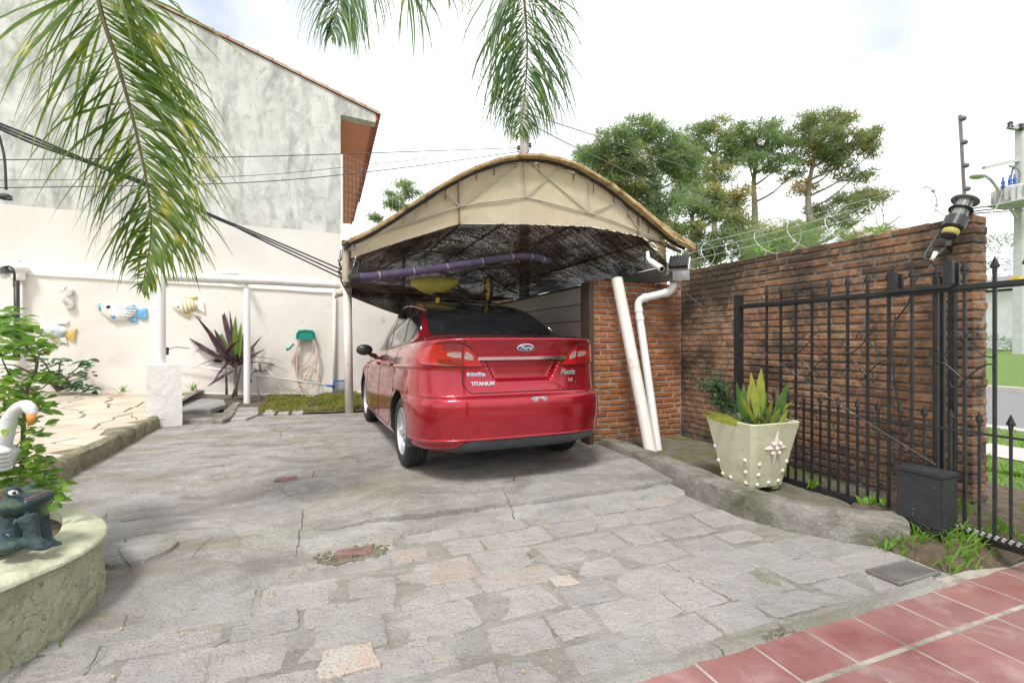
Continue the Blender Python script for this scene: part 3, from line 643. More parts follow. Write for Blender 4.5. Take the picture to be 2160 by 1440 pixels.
# ---------------------------------------------------------------- garden wall and neighbour house
gw = thing('garden_wall', 'long cream garden wall hung with sea ornaments', 'wall', (-1, 9.65, 0))
GY = 9.6
def gtop(x): return 2.03-.028*(x-.2)
b = MB(); b.prism([(-9, -.1), (4.5, -.1), (4.5, gtop(4.5)), (-9, gtop(-9))], 0, .14, lambda x, z, t: (x, GY+t, z)); b.build('wall', 'cream_wall', gw)
b = MB(); b.grid([[(x_, GY+dy, gtop(x_)+dz+.012*nz3(x_*2, dz*9)) for x_ in [-9+13.5*i/90 for i in range(91)]] for dy, dz in ((.001, -.045), (-.028, -.04), (-.035, .0), (-.02, .03), (.14, .045))]); b.build('coping', 'coping', gw, angle=50)
b = MB(); b.tube([pY(x, y, GY-.03) for x, y in ((150, 826), (300, 826), (510, 832), (700, 831), (790, 826))], .016, 6); b.build('base_pipe', 'pvc_grimy', gw)
HY = 9.75
nh = thing('neighbour_house', 'tall weathered house gable with red eaves behind garden wall', 'house', (-3, 9.8, 0))
Pc = pY(718.5, 242, HY); HX = Pc.x
ra, rb = pY(340, 10, HY), pY(798, 238, HY); slope = (rb.z-ra.z)/(rb.x-ra.x)
def rz_(x): return ra.z+slope*(x-ra.x)
zs = Pc.z
gpoly = [(-12, -.1), (HX, -.1), (HX, zs), (rb.x-.05, zs-.04), (rb.x-.05, rz_(rb.x-.05)-.05), (-6.5, rz_(-6.5)-.05), (-12, rz_(-6.5)+slope*5.5)]
b = MB(); b.prism(gpoly, 0, .22, lambda x, z, t: (x, HY+t, z)); b.build('wall', 'weathered_render', nh)
zb_l, zb_r = pY(0, 430, HY).z, pY(718, 493, HY).z; xl = pY(0, 430, HY).x
b = MB(); pts = [(-12, 1.0), (HX+.002, 1.0), (HX+.002, zb_r)]+[(HX-i*.3, zb_r+(zb_l-zb_r)*(i*.3)/(HX-xl)+.025*nz3(i*.6, 2)) for i in range(1, 41)]
b.prism(pts, 0, .05, lambda x, z, t: (x, HY-.005+t, z)); b.build('painted_band', 'cream_upper', nh)
b = MB(); b.box(-12, HX-.01, HY+.22, HY+9, -.1, zs); b.build('house_body', 'cream_upper', nh)
b = MB(); b.box(HX-.01, rb.x-.06, HY+.222, HY+9, zs+.01, zs+.05); b.build('soffit', 'red_soffit', nh)
b = MB()
for s_ in (0,): b.add([(-6.5, HY+.02, rz_(-6.5)-.04), (rb.x, HY+.02, rb.z-.04), (rb.x, HY+9, rb.z-.04), (-6.5, HY+9, rz_(-6.5)-.04), (-6.5, HY+.02, rz_(-6.5)), (rb.x, HY+.02, rb.z), (rb.x, HY+9, rb.z), (-6.5, HY+9, rz_(-6.5))], [(0, 1, 2, 3), (4, 7, 6, 5), (0, 4, 5, 1), (1, 5, 6, 2), (2, 6, 7, 3)])
rf = b.build('roof', 'roof_tile', nh)
nt_ = 34
for i in range(nt_):
    x0 = rb.x+.02-i*.235; x1 = x0-.25
    mb = MB(); P = []
    for t in range(7):
        a = PI*t/6; P.append([(x0, HY-.03+.10-.10*math.cos(a)*1.0, rz_(x0)+.055*math.sin(a)+.01), (x1, HY-.03+.10-.085*math.cos(a), rz_(x1)+.045*math.sin(a)-.004)])
    mb.grid(P); mb.add([(x0, HY-.035, rz_(x0)-.035), (x1, HY-.035, rz_(x1)-.035), (x1, HY-.03, rz_(x1)+.012), (x0, HY-.03, rz_(x0)+.012)], [(0, 1, 2, 3)])
    mb.build('rake_tile', 'rake_tile', rf, angle=40, origin=((x0+x1)/2, HY, rz_(x0)))
for i in range(30):
    y0 = HY-.02+i*.215; mb = MB(); P = []
    for t in range(7):
        a = PI*t/6; P.append([(rb.x-.16, y0+.1-.1*math.cos(a), rb.z+.055*math.sin(a)+.03), (rb.x+.05, y0+.1-.1*math.cos(a), rb.z+.055*math.sin(a)-.035), (rb.x+.05, y0+.1-.085*math.cos(a), rb.z+.04*math.sin(a)-.045), (rb.x-.16, y0+.1-.085*math.cos(a), rb.z+.04*math.sin(a)+.02)])
    mb.grid(P); mb.obox((rb.x-.03, y0+.1, rb.z-.10), (.03, .14, .11)); mb.build('eave_tile', 'roof_tile', rf, angle=40, origin=(rb.x, y0, rb.z))
b = MB(); b.box(rb.x-.09, rb.x-.062, HY+.2, HY+9, zs-.02, rb.z-.02); b.build('fascia', 'roof_tile', nh)
# wire mesh on the garden wall beside the house corner
wf = thing('wire_fence', 'pale wire mesh fence panel beside the neighbour house corner', 'fence', (.6, 9.65, 2.0))
a0, a1 = pY(721, 492, GY+.05), pY(721, 325, GY+.05); b = MB(); b.tube([a0-Vector((0, 0, .9)), a1], .022, 8); b.build('post', 'white_paint', wf)
b = MB(); c1 = pY(850, 380, GY+.05); hh = a1.z-a0.z
for i in range(17):
    x = a0.x+(c1.x-a0.x)*i/16; zt = a1.z-(a1.z-c1.z)*i/16; b.tube([(x, GY+.05, a0.z-.4), (x+.01, GY+.04, (a0.z+zt)/2), (x, GY+.05, zt)], .0010, 4)
for j in range(16):
    t = j/15; b.tube([(a0.x+(c1.x-a0.x)*i/8, GY+.045+.01*nz3(i, j), a0.z-.4+(a1.z-a0.z+.4-(a1.z-c1.z)*i/8)*t) for i in range(9)], .0010, 4)
b.build('wire_mesh', 'mesh_wire', wf)
# ---------------------------------------------------------------- red saloon car
CARP = Vector((1.47, 3.44, 0)); CYAW = R(2.4)
car = thing('parked_car', 'glossy red four door saloon parked under the carport, seen from behind', 'car', CARP)
SL = [  # z rear, z mid, z front, y rear, y front, half width, exponents
 (.235, .17, .20, .19, 4.12, .74, 3.6, 14), (.285, .195, .24, .09, 4.20, .81, 3.6, 14), (.335, .25, .29, .035, 4.25, .842, 3.2, 12), (.352, .275, .32, .012, 4.27, .856, 3.2, 12), (.372, .30, .34, .016, 4.28, .855, 3.2, 12), (.50, .42, .45, .002, 4.29, .861, 3.2, 12),
 (.60, .52, .52, .002, 4.29, .861, 3.2, 12), (.642, .575, .56, .010, 4.285, .858, 3.2, 12), (.662, .60, .58, .028, 4.28, .854, 3.2, 12), (.672, .62, .60, .064, 4.27, .852, 3.2, 12), (.70, .66, .63, .080, 4.26, .852, 3.2, 12), (.79, .74, .68, .098, 4.22, .850, 3.2, 12),
 (.88, .80, .72, .102, 4.15, .840, 3.2, 12), (.905, .822, .735, .100, 4.12, .845, 3.2, 12), (.93, .84, .75, .097, 4.10, .834, 3.2, 12), (1.00, .89, .78, .085, 4.02, .818, 3.2, 12), (1.06, .935, .81, .062, 3.95, .796, 3.2, 12), (1.100, .965, .85, .040, 3.85, .774, 3.2, 12),
 (1.116, .982, .87, .044, 3.78, .764, 3.2, 12), (1.122, .990, .89, .075, 3.70, .757, 3.2, 11), (1.126, .997, .92, .20, 3.55, .746, 3.4, 10), (1.137, 1.005, .96, .44, 3.3, .735, 3.8, 9), (1.195, 1.085, 1.03, .64, 3.1, .708, 4, 9),
 (1.295, 1.215, 1.15, .88, 2.85, .682, 4, 8), (1.390, 1.34, 1.28, 1.14, 2.62, .632, 3.8, 7), (1.463, 1.447, 1.41, 1.43, 2.42, .575, 3.4, 6), (1.505, 1.508, 1.49, 1.68, 2.28, .49, 3, 5), (1.524, 1.528, 1.52, 1.84, 2.16, .28, 2.6, 3)]
SLA = np.array(SL); SUB = 7; rows = []
for i in range(len(SLA)-1):
    p0, p1, p2, p3 = SLA[max(i-1, 0)], SLA[i], SLA[i+1], SLA[min(i+2, len(SLA)-1)]
    for k in range(SUB):
        t = k/SUB; rows.append(.5*(2*p1+(p2-p0)*t+(2*p0-5*p1+4*p2-p3)*t*t+(3*p1-p0-3*p2+p3)*t**3))
rows.append(SLA[-1]); rows = np.array(rows)
NH = 165; RING = []; ARC = []
for r in rows:
    zr, zm, zf, yr, yf, w_, a_, b_ = r; yc = (yr+yf)/2; ll = (yf-yr)/2
    q = np.linspace(0, PI, 1200); cx = np.sin(q); cy = -np.cos(q)
    x = w_*np.abs(cx)**(2/a_); y = yc+ll*np.sign(cy)*np.abs(cy)**(2/b_)
    arc = np.concatenate([[0], np.cumsum(np.hypot(np.diff(x), np.diff(y)))])
    tq = np.linspace(0, 1, NH+1); tq = .28*tq+.72*tq**2.0; s_ = tq*arc[-1]
    x, y = np.interp(s_, arc, x), np.interp(s_, arc, y)
    def zfun(yy):
        t = (yy-yr)/(yf-yr); tm = np.clip((2.1-yr)/(yf-yr), .3, .7)
        return zr*(t-tm)*(t-1)/(tm)+zm*t*(t-1)/(tm*(tm-1))+zf*t*(t-tm)/(1-tm)
    RING.append(np.stack([x, y, zfun(y)], 1)); ARC.append(s_)
RING = np.array(RING); ARC = np.array(ARC); K_G = 21*SUB; K_LIP = 18*SUB
def col_at_arc(a): return np.array([[np.interp(abs(a), ARC[k], RING[k][:, c]) for c in range(3)] for k in range(len(rows))])
def pick(colm, z, k0, k1):
    zc = colm[k0:k1+1, 2]; zz = np.maximum.accumulate(zc); return np.array([np.interp(z, zz, colm[k0:k1+1, c]) for c in range(3)])
_cc = {}
def colarc(a):
    a = round(abs(a), 4)
    if a not in _cc: _cc[a] = col_at_arc(a)
    return _cc[a]
def sa(a, z, green=False):
    p = pick(colarc(a), z, K_G if green else 0, len(rows)-1 if green else K_LIP); return Vector((math.copysign(p[0], a) if a else 0, p[1], p[2]))
_cy = {}
def coly(y):
    y = round(y, 4)
    if y not in _cy:
        out = []
        for k in range(len(rows)):
            yy = RING[k][:, 1]; out.append([np.interp(y, yy, RING[k][:, 0]), np.clip(y, yy[0], yy[-1]), np.interp(y, yy, RING[k][:, 2])])
        _cy[y] = np.array(out)
    return _cy[y]
def sy(y, z, side, green=False):
    p = pick(coly(y), z, K_G if green else 0, len(rows)-1 if green else K_LIP); return Vector((p[0]*side, y, p[2]))
CROT = Matrix.Rotation(CYAW, 3, 'Z')
def cw(p): return CARP+CROT@Vector(p)
def recess(p):
    x, y, z = p
    if y > .4 or not .70 < z < 1.0: return 0
    t = (z-.785)/(.945-.785); hw = .225+.085*min(1, max(0, t))
    return .045*sm(.022, -.004, abs(x)-hw)*sm(.782, .80, z)*sm(.958, .946, z)
V = []; F_ = []; nr_, n2 = len(rows), 2*NH
for k in range(nr_):
    for m_ in range(NH+1): V.append(list(RING[k][m_]))
    for m_ in range(NH-1, 0, -1): V.append([-RING[k][m_][0], RING[k][m_][1], RING[k][m_][2]])
for v in V: v[1] += recess(v)
for k in range(nr_-1):
    for j in range(n2): F_.append((k*n2+j, k*n2+(j+1) % n2, (k+1)*n2+(j+1) % n2, (k+1)*n2+j))
F_.append(tuple(range(n2-1, -1, -1))); F_.append(tuple((nr_-1)*n2+j for j in range(n2)))
b = MB(); b.add([cw(v) for v in V], F_); body = b.build('body', 'car_paint', car)
WHEELS = [(.875, .735, -1), (.875, .735, 1), (3.474, .735, -1), (3.474, .735, 1)]; WR = .306
cut = MB()
for (y, hx, s_) in WHEELS:
    n = 48; vs_ = [cw((s_*xx, y+.352*math.cos(2*PI*j/n), .315+.352*math.sin(2*PI*j/n))) for xx in (.52, 1.0) for j in range(n)]
    cut.add(vs_, [tuple(range(n)), tuple(range(2*n-1, n-1, -1))]+[(j, n+j, n+(j+1) % n, (j+1) % n) for j in range(n)])
cu = cut.build('cutter', 'black_plastic', car)
md = body.modifiers.new('b', 'BOOLEAN'); md.object = cu; md.operation = 'DIFFERENCE'; md.solver = 'EXACT'
bpy.context.view_layer.update()
nm = bpy.data.meshes.new_from_object(body.evaluated_get(bpy.context.evaluated_depsgraph_get())); body.modifiers.clear(); body.data = nm; bpy.data.objects.remove(cu)
# wheel wells are lined black
nm.materials.clear(); nm.materials.append(M['car_paint']); nm.materials.append(M['black_plastic'])
inv = CROT.inverted()
for p in nm.polygons:
    c = inv@p.center
    inside = abs(c.x) < .845 and min(abs(math.hypot(c.y-y, c.z-.315)-.348) for y, _, _ in WHEELS) < .006 or (abs(abs(c.x)-.52) < .004 and c.z < .68 and min(abs(c.y-y) for y, _, _ in WHEELS) < .35) or c.z < .185
    p.material_index = 1 if inside else 0
nm.polygons.foreach_set('use_smooth', [True]*len(nm.polygons)); nm.set_sharp_from_angle(angle=R(32))
def cpatch(name, m, fn, ni, nj, off, parent=car, thick=.004):
    P = [[fn(i/ni, j/nj) for j in range(nj+1)] for i in range(ni+1)]; Q = []
    for i in range(ni+1):
        row = []
        for j in range(nj+1):
            du = P[min(i+1, ni)][j]-P[max(i-1, 0)][j]; dv = P[i][min(j+1, nj)]-P[i][max(j-1, 0)]; n = du.cross(dv)
            n = n.normalized() if n.length > 1e-9 else Vector((0, -1, 0))
            row.append((P[i][j], n))
        Q.append(row)
    c = sum((q[0] for r_ in Q for q in r_), Vector())/((ni+1)*(nj+1)); nm_ = sum((q[1] for r_ in Q for q in r_), Vector())
    sg = 1 if nm_.dot(c-Vector((0, 2.2, .5))) > 0 else -1
    b = MB(); top = [[cw(p+n*sg*off) for p, n in r_] for r_ in Q]; b.grid(top)
    ring = top[0]+[r_[-1] for r_ in top[1:]]+top[-1][::-1][1:]+[r_[0] for r_ in top[::-1]][1:-1]
    low = [[cw(p-n*sg*.004) for p, n in r_] for r_ in Q]; ring2 = low[0]+[r_[-1] for r_ in low[1:]]+low[-1][::-1][1:]+[r_[0] for r_ in low[::-1]][1:-1]
    b.grid([ring+[ring[0]], ring2+[ring2[0]]])
    return b.build(name, m, parent, angle=35)
def cline(name, pts, r, m='seam', parent=car, n=5): b = MB(); b.tube([cw(p) for p in pts], r, n); return b.build(name, m, parent, smooth=True)
lerp = lambda a, b, t: a+(b-a)*t
# glass
def rw(u, v):
    z = lerp(1.152, 1.478, v); hw = lerp(.625, .47, v**1.2); return sa(lerp(-hw, hw, u), z, True)
cpatch('rear_window', 'dark_trim', lambda u, v: sa(lerp(-1, 1, u)*lerp(.645, .485, v**1.2), lerp(1.143, 1.487, v), True), 36, 16, .0015)
rwo = cpatch('rear_window', 'tint_glass', rw, 36, 16, .004)
def belt(y): return float(np.interp(y, RING[K_G][:NH, 1], RING[K_G][:NH, 2]))
def ztop(y): return float(np.interp(y, [.80, .95, 1.2, 1.5, 1.9, 2.3, 2.6, 2.85, 3.1], [1.15, 1.25, 1.375, 1.432, 1.462, 1.44, 1.355, 1.21, 1.02]))
for s_ in (-1, 1):
    def win(y0, y1, k0=.018, k1=.0, sl=0):
        def f(u, v):
            y = lerp(y0, y1, u); zb = belt(y)+k0; zt = max(zb+.004, ztop(y)-k1); return sy(y+sl*(v-.5), lerp(zb, zt, v), s_, True)
        return f
    cpatch('window_trim', 'dark_trim', win(.86, 3.05, .004, -.012), 40, 10, .0015)
    for nm_, a, c in (('quarter_window', .93, 1.20), ('rear_door_window', 1.25, 1.94), ('front_door_window', 2.00, 2.98)): cpatch(nm_, 'tint_glass', win(a, c), 20, 10, .005)
    cline('window_moulding', [sy(y, belt(y)+.008, s_, True)+Vector((s_*.004, 0, 0)) for y in np.linspace(.86, 3.0, 30)], .006, 'chrome')
    cline('window_moulding', [sy(y, ztop(y)+.014, s_, True)+Vector((s_*.002, 0, 0)) for y in np.linspace(.85, 2.95, 36)], .0055, 'chrome')
    for ys in ((1.34, 1.16, 1.10, 1.17), (2.02, 2.0, 1.98, 1.97), (3.02, 3.05, 3.04, 3.02)):
        pts = []
        for i in range(17):
            t = i/16; z = lerp(.30, .985 if ys[0] > 1.9 else 1.03, t); y = np.interp(t, [0, .35, .7, 1], ys); pts.append(sy(float(y), z, s_)+Vector((-s_*.0005, 0, 0)))
        cline('door_seam', pts, .0035)
    cline('sill_seam', [sy(y, .285, s_)+Vector((-s_*.0005, 0, 0)) for y in np.linspace(1.4, 3.0, 12)], .003)
    for y in (1.33, 2.22):
        p = sy(y, .87-.02*(y > 2), s_); mb = MB(); mb.ell(cw(p+Vector((s_*.012, 0, 0))), (.022, .095, .018), CROT); mb.build('door_handle', 'car_paint', car, smooth=True)
    p = sy(2.86, .99, s_); mb = MB(); mb.ell(cw(p+Vector((s_*.145, -.01, .055))), (.10, .055, .068), CROT, 16, 12); mi = mb.build('door_mirror', 'black_plastic', car, smooth=True)
    mb = MB(); mb.tube([cw(p+Vector((-s_*.02, .02, -.03))), cw(p+Vector((s_*.06, .01, -.01))), cw(p+Vector((s_*.10, 0, .02)))], [.03, .026, .022], 8); mb.build('mirror_arm', 'black_plastic', mi, smooth=True)
    # tail lamps: outer on the wing, inner on the boot lid
    IN, SM, OUT = .355, .50, .945
    def zlo(a): return .900+.012*sm(.5, .85, a)+.05*sm(.82, .95, a)
    def zhi(a): return float(np.interp(a, [.355, .38, .41, .46, .52, .60, .75, .86, .92, .945], [.918, .955, 1.0, 1.045, 1.073, 1.081, 1.066, 1.03, .99, .965]))
    def lamp(a0, a1, lo=0., hi=1.): return lambda u, v: (lambda a: sa(s_*a, lerp(lerp(zlo(a), zhi(a), lo), lerp(zlo(a), zhi(a), hi), v)))(lerp(a0, a1, u))
    l1 = cpatch('tail_lamp', 'lamp_red', lamp(SM+.006, OUT), 26, 12, .010)
    l2 = cpatch('tail_lamp', 'lamp_red', lamp(IN, SM-.004), 14, 12, .010)
    cpatch('reverse_light', 'lamp_clear', (lambda f: (lambda u, v: f(u, .5+(v-.5)*math.sin(PI*(.12+.6*u))**.5)))(lamp(SM-.080, SM-.012, .36, .76)), 12, 8, .0125, l2)
    cpatch('lamp_segment', 'lamp_clear', (lambda f: (lambda u, v: f(u, .5+(v-.5)*math.sin(PI*(.42+.55*u))**.5)))(lamp(SM+.012, SM+.12, .38, .64)), 14, 8, .0125, l1)
    cpatch('lamp_rim', 'lamp_dark_red', lamp(SM+.01, SM+.16, .70, .98), 10, 5, .0118, l1)
    cpatch('lamp_rim', 'lamp_dark_red', lamp(SM+.01, SM+.19, .03, .30), 10, 5, .0118, l1)
    cline('lamp_border', [sa(s_*a, zhi(a)+.004)+Vector((s_*.002, -.003, 0)) for a in np.linspace(IN, OUT, 24)], .004, 'seam', l1)
    cline('lamp_border', [sa(s_*a, zlo(a)-.004)+Vector((s_*.002, -.003, 0)) for a in np.linspace(IN, OUT, 24)], .004, 'seam', l1)
    mb = MB(); yw = WHEELS[0][0]
    mb.add([cw((s_*x, yw-.30-dy, z)) for dy in (0, .02) for x, z in ((.64, .29), (.85, .29), (.845, .235), (.66, .225))], [(0, 1, 2, 3), (7, 6, 5, 4), (0, 4, 5, 1), (1, 5, 6, 2), (2, 6, 7, 3), (3, 7, 4, 0)]); mb.build('mud_flap', 'valance', car)
# boot lid seam, chrome bar, valance
path = [(-.47, 1.105), (-.475, 1.08)]; 
seam = [sa(-.50, z) for z in np.linspace(.885, .76, 6)]+[sa(lerp(-.498, -.43, t), .76-.066*math.sin(t*PI/2)) for t in np.linspace(.1, 1, 7)]+[sa(a, .694+.002*math.cos(a*4)) for a in np.linspace(-.40, .40, 22)]+[sa(lerp(.43, .498, t), .694+.066*(1-math.cos(t*PI/2))) for t in np.linspace(0, 1, 7)]+[sa(.50, z) for z in np.linspace(.77, .885, 6)]
cline('boot_seam', [p+Vector((0, .0015, 0)) for p in seam], .0055)
cline('boot_seam', [sa(-.50, z)+Vector((0, .001, 0)) for z in np.linspace(1.08, 1.118, 4)]+[Vector((-.50-.04*t, .11+.4*t, 1.126+.006*t)) for t in np.linspace(0, 1, 6)], .0035)
cline('boot_seam', [sa(.50, z)+Vector((0, .001, 0)) for z in np.linspace(1.08, 1.118, 4)]+[Vector((.50+.04*t, .11+.4*t, 1.126+.006*t)) for t in np.linspace(0, 1, 6)], .0035)
cpatch('chrome_bar', 'chrome', lambda u, v: sa(lerp(-.385, .385, u), .948+.024*v), 36, 6, .013)
cline('bar_painted_shadow', [sa(a, .943)+Vector((0, -.004, 0)) for a in np.linspace(-.37, .37, 24)], .004)  # dark tube painted in as the shade line under the chrome bar
cpatch('rear_valance', 'valance', lambda u, v: (lambda a: sa(a, lerp(.238, .238+.098*sm(-.62, -.46, a)*sm(.80, .66, a)+.004, v)))(lerp(-.62, .80, u)), 50, 8, .006)
cpatch('bumper_scrape', 'scrape', lambda u, v: sa(.03+.13*u+.012*math.sin(v*9), .655-.022*v*(1+.6*math.sin(u*9))), 8, 4, .0025)
cline('bumper_seam', [sa(a, .668) for a in np.linspace(.46, .90, 14)], .0025); cline('bumper_seam', [sa(-a, .668) for a in np.linspace(.46, .90, 14)], .0025)
# badge and lettering
def face_mtx(a, z, off=.006):
    p = sa(a, z); dx = (sa(a+.01, z)-sa(a-.01, z)).normalized(); dz = (sa(a, z+.008)-sa(a, z-.008)).normalized(); n = dx.cross(dz).normalized()
    if n.y > 0: n = -n
    m3 = CROT@Matrix((dx, n.cross(dx), n)).transposed(); return Matrix.Translation(cw(p+n*off))@m3.to_4x4()
mt = face_mtx(0, 1.045, .004); b = MB(); b.lathe([(.0, 0), (.078, 0), (.078, .006), (.072, .009), (.0, .009)], n=40); b.v = [mt@Vector((p.x, p.y*.42, p.z)) for p in b.v]; bd = b.build('badge', 'chrome', car, angle=30)
mt = face_mtx(0, 1.045, .012); b = MB(); b.lathe([(.0, 0), (.069, 0), (.066, .003), (0, .004)], n=40); b.v = [mt@Vector((p.x, p.y*.40, p.z)) for p in b.v]; b.build('badge_field', 'badge_blue', bd, angle=30)
text_mesh('Ford', .052, face_mtx(0, 1.046, .017), 'badge_lettering', 'white_print', bd, .001, .35, .0005)
text_mesh('TITANIUM', .040, face_mtx(-.345, .765, .005), 'lettering', 'alloy', car, .002, 0, .0012)
text_mesh('Satte·Alam', .032, face_mtx(-.395, .838, .003), 'lettering', 'white_print', car, .0008, 0, .0035)
text_mesh('Satte·Alam', .032, face_mtx(-.395, .838, .0046), 'lettering', 'blue_print', car, .0008, 0, .0002)
text_mesh('Fiesta', .066, face_mtx(.405, .838, .006), 'lettering', 'alloy', car, .002, .4, .0018)
text_mesh('1.6', .038, face_mtx(.43, .772, .006), 'lettering', 'alloy', car, .002, .15, .0015)
# wheels
def wheel(y, hx, s_):
    c = cw((s_*hx, y, WR)); m3 = CROT@Matrix(((0, 0, s_), (0, 1, 0), (-s_, 0, 0))) if False else CROT@Matrix.Rotation(PI/2*s_, 3, 'Y')
    hw = .0925; ty = MB(); prof = [(.205, -hw+.012), (.225, -hw), (.265, -hw-.004), (.287, -hw+.008), (.298, -hw+.02)]
    for g in (-.045, -.015, .015, .045): prof += [(WR, g-.011+.0), (WR, g-.0045), (WR-.008, g-.004), (WR-.008, g+.004), (WR, g+.0045)]
    prof += [(.298, hw-.02), (.287, hw-.008), (.265, hw+.004), (.225, hw), (.205, hw-.012), (.200, 0)]
    ty.lathe(prof, c, m3, 56, close=True); t_ = ty.build('wheel', 'black_rubber', car, angle=35, origin=c)
    rm = MB(); rm.lathe([(.205, hw-.008), (.198, hw-.004), (.188, hw-.02), (.182, .0), (.182, -hw+.01), (.205, -hw+.01)], c, m3, 48, close=True)
    rm.lathe([(.0, .052), (.03, .055), (.035, .048), (.05, .02), (.0, .01)], c, m3, 20)
    for i in range(7):
        a = 2*PI*i/7; d0, d1 = Vector((math.cos(a), math.sin(a), 0)), Vector((-math.sin(a), math.cos(a), 0)); vs_ = []
        for r_, wd, z, th in ((.025, .014, .05, .02), (.11, .017, .066, .02), (.195, .026, .074, .03)):
            vs_ += [c+m3@(d0*r_+d1*sx*wd+Vector((0, 0, z-dz))) for sx, dz in ((-1, 0), (1, 0), (1, th), (-1, th))]
        rm.add(vs_, [(i0+j, i0+(j+1) % 4, i0+4+(j+1) % 4, i0+4+j) for i0 in (0, 4) for j in range(4)]+[(3, 2, 1, 0), (8, 9, 10, 11)])
    rm.build('rim', 'alloy', t_, angle=35)
    bk = MB(); bk.lathe([(.0, -.02), (.175, -.02), (.175, .0), (0, .0)], c, m3, 32); bk.build('brake_disc', 'dark_trim', t_)
for q in WHEELS: wheel(*q)
# underbody so that the ground below stays dark
b = MB(); b.add([cw((x, y, z)) for z in (.19, .3) for y in (.35, 4.0) for x in (-.5, .5)], [(0, 2, 3, 1), (4, 5, 7, 6), (0, 1, 5, 4), (2, 6, 7, 3), (0, 4, 6, 2), (1, 3, 7, 5)]); b.build('underbody', 'black_plastic', car)
b = MB(); p = Vector((0, 1.70, 1.512)); b.tube([cw(p+Vector((0, 0, -.01))), cw(p+Vector((0, -.05, .02)))], [.03, .012], 8); b.build('aerial_base', 'black_plastic', car, smooth=True)
# ---------------------------------------------------------------- carport
YF, YB = 4.14, 8.9; AX0, AX1 = .13, 3.55
def arch(x): t = min(1, max(0, (x-AX0)/(AX1-AX0))); return 1.88+.21*t+.81*(4*t*(1-t))**1.5
cp = thing('carport', 'arched carport roofed with reed thatch over the red car', 'carport', (1.8, 6.0, 0))
# gutter beam on the right, beam on the left, rear cross beam
b = MB(); b.box(3.42, 3.55, YF-.02, 9.1, 1.755, 1.775); b.box(3.42, 3.435, YF-.02, 9.1, 1.77, 1.90); b.box(3.535, 3.55, YF-.02, 9.1, 1.77, 1.90); b.box(3.436, 3.534, YF-.02, YF-.005, 1.776, 1.898)
b.box(3.405, 3.419, YF-.02, 9.1, 1.80, 1.815); b.build('gutter', 'grey_steel', cp)
b = MB(); b.obox((3.50, YF-.035, 1.79), (.22, .012, .11), Matrix.Rotation(-.06, 3, 'Y')); b.build('end_plate', 'galv', cp)
b = MB(); b.obox((3.44, YF-.0, 1.84), (.05, .07, .24)); b.build('bracket', 'grey_steel', cp)
b = MB(); b.bar((.20, YF, 1.86), (.29, 8.05, 1.95), .06, .05); b.build('side_beam', 'pole_wood', cp)
b = MB(); b.bar((.25, 8.0, 1.99), (3.5, 9.0, 1.90), .05, .11); b.build('cross_beam', 'brown_beam', cp)
lp0 = pz(737, 866, .03); b = MB(); b.tube([lp0-Vector((0, 0, .1)), Vector((lp0.x-.03, lp0.y, 1.96))], .062, 14); b.build('post', 'pvc_grimy', cp, smooth=True)
# leaning front post and down pipe
pb = pz(1374, 950, .03); pt = pY(1301, 588, 4.36); b = MB(); b.tube([pb-Vector((0, 0, .05)), pt], .060, 18); b.build('leaning_post', 'pvc_grimy', cp, angle=40)
def elbow(pts, r, n=7):
    P = [Vector(p) for p in pts]; out = [P[0]]
    for i in range(1, len(P)-1):
        a, c = (P[i-1]-P[i]).normalized(), (P[i+1]-P[i]).normalized()
        for k in range(n+1):
            t = k/n; out.append((P[i]+a*r)*(1-t)**2+P[i]*2*t*(1-t)+(P[i]+c*r)*t*t)
    return out+[P[-1]]
d0, d1, d2, d3 = Vector((3.475, YF+.05, 1.78)), pX(1408, 618, 3.475), None, None
e1 = Vector((3.475, YF+.05, 1.63)); e2 = pY(1344, 632, 4.42); e3 = pz(1388, 940, .04)
b = MB(); b.tube(elbow([d0, e1, e2, e3-Vector((0, 0, .05))], .09), .042, 14); dp = b.build('down_pipe', 'white_pvc', cp, angle=40)
for p, q in ((e1+(e2-e1)*.2, e2-e1), (e1+(e2-e1)*.78, e2-e1), (e2+(e3-e2)*.08, e3-e2), (e2+(e3-e2)*.14, e3-e2)): q = q.normalized()*.025; b = MB(); b.tube([p-q, p+q], .047, 14); b.build('pipe_collar', 'white_pvc', dp, angle=40)
# arch frames: top and bottom chords with struts
def chord_low(x):
    return float(np.interp(x, [AX0, .7, 1.1, 1.72, 2.5, 3.0, AX1], [1.85, 2.08, 2.25, 2.40, 2.30, 2.18, 2.02]))
def archpts(y, dz=0, n=40): return [(AX0+(AX1-AX0)*i/n, y, arch(AX0+(AX1-AX0)*i/n)+dz) for i in range(n+1)]
for y in (YF+.03, YB):
    b = MB(); b.tube(archpts(y, -.03), .014, 6); b.tube([(AX0+(AX1-AX0)*i/20, y, chord_low(AX0+(AX1-AX0)*i/20)+.02) for i in range(21)], .010, 6)
    xs = [.62, 1.1, 1.72, 2.4, 3.0]; up = [.9, 1.45, 2.05, 2.75]
    for i, x in enumerate(xs): b.bar((x, y, chord_low(x)+.02), (x-.02, y, arch(x)-.03), .012)
    for i, x in enumerate(up): b.bar((xs[i], y, chord_low(xs[i])+.02), (x if i % 2 else x+.1, y, arch(x)-.03), .012); b.bar((xs[i+1], y, chord_low(xs[i+1])+.02), (x if i % 2 else x+.1, y, arch(x)-.03), .012)
    b.build('roof_truss', 'truss', cp)
b = MB(); b.tube(archpts(YF-.03, -.012, 60), .017, 8); b.build('front_hoop', 'black_plastic', cp, smooth=True)
for x in (.35, .8, 1.3, 1.8, 2.3, 2.8, 3.3):
    b = MB(); b.bar((x, YF, arch(x)-.005), (x, YB, arch(x)-.005), .03, .02); b.build('batten', 'pole_wood', cp)
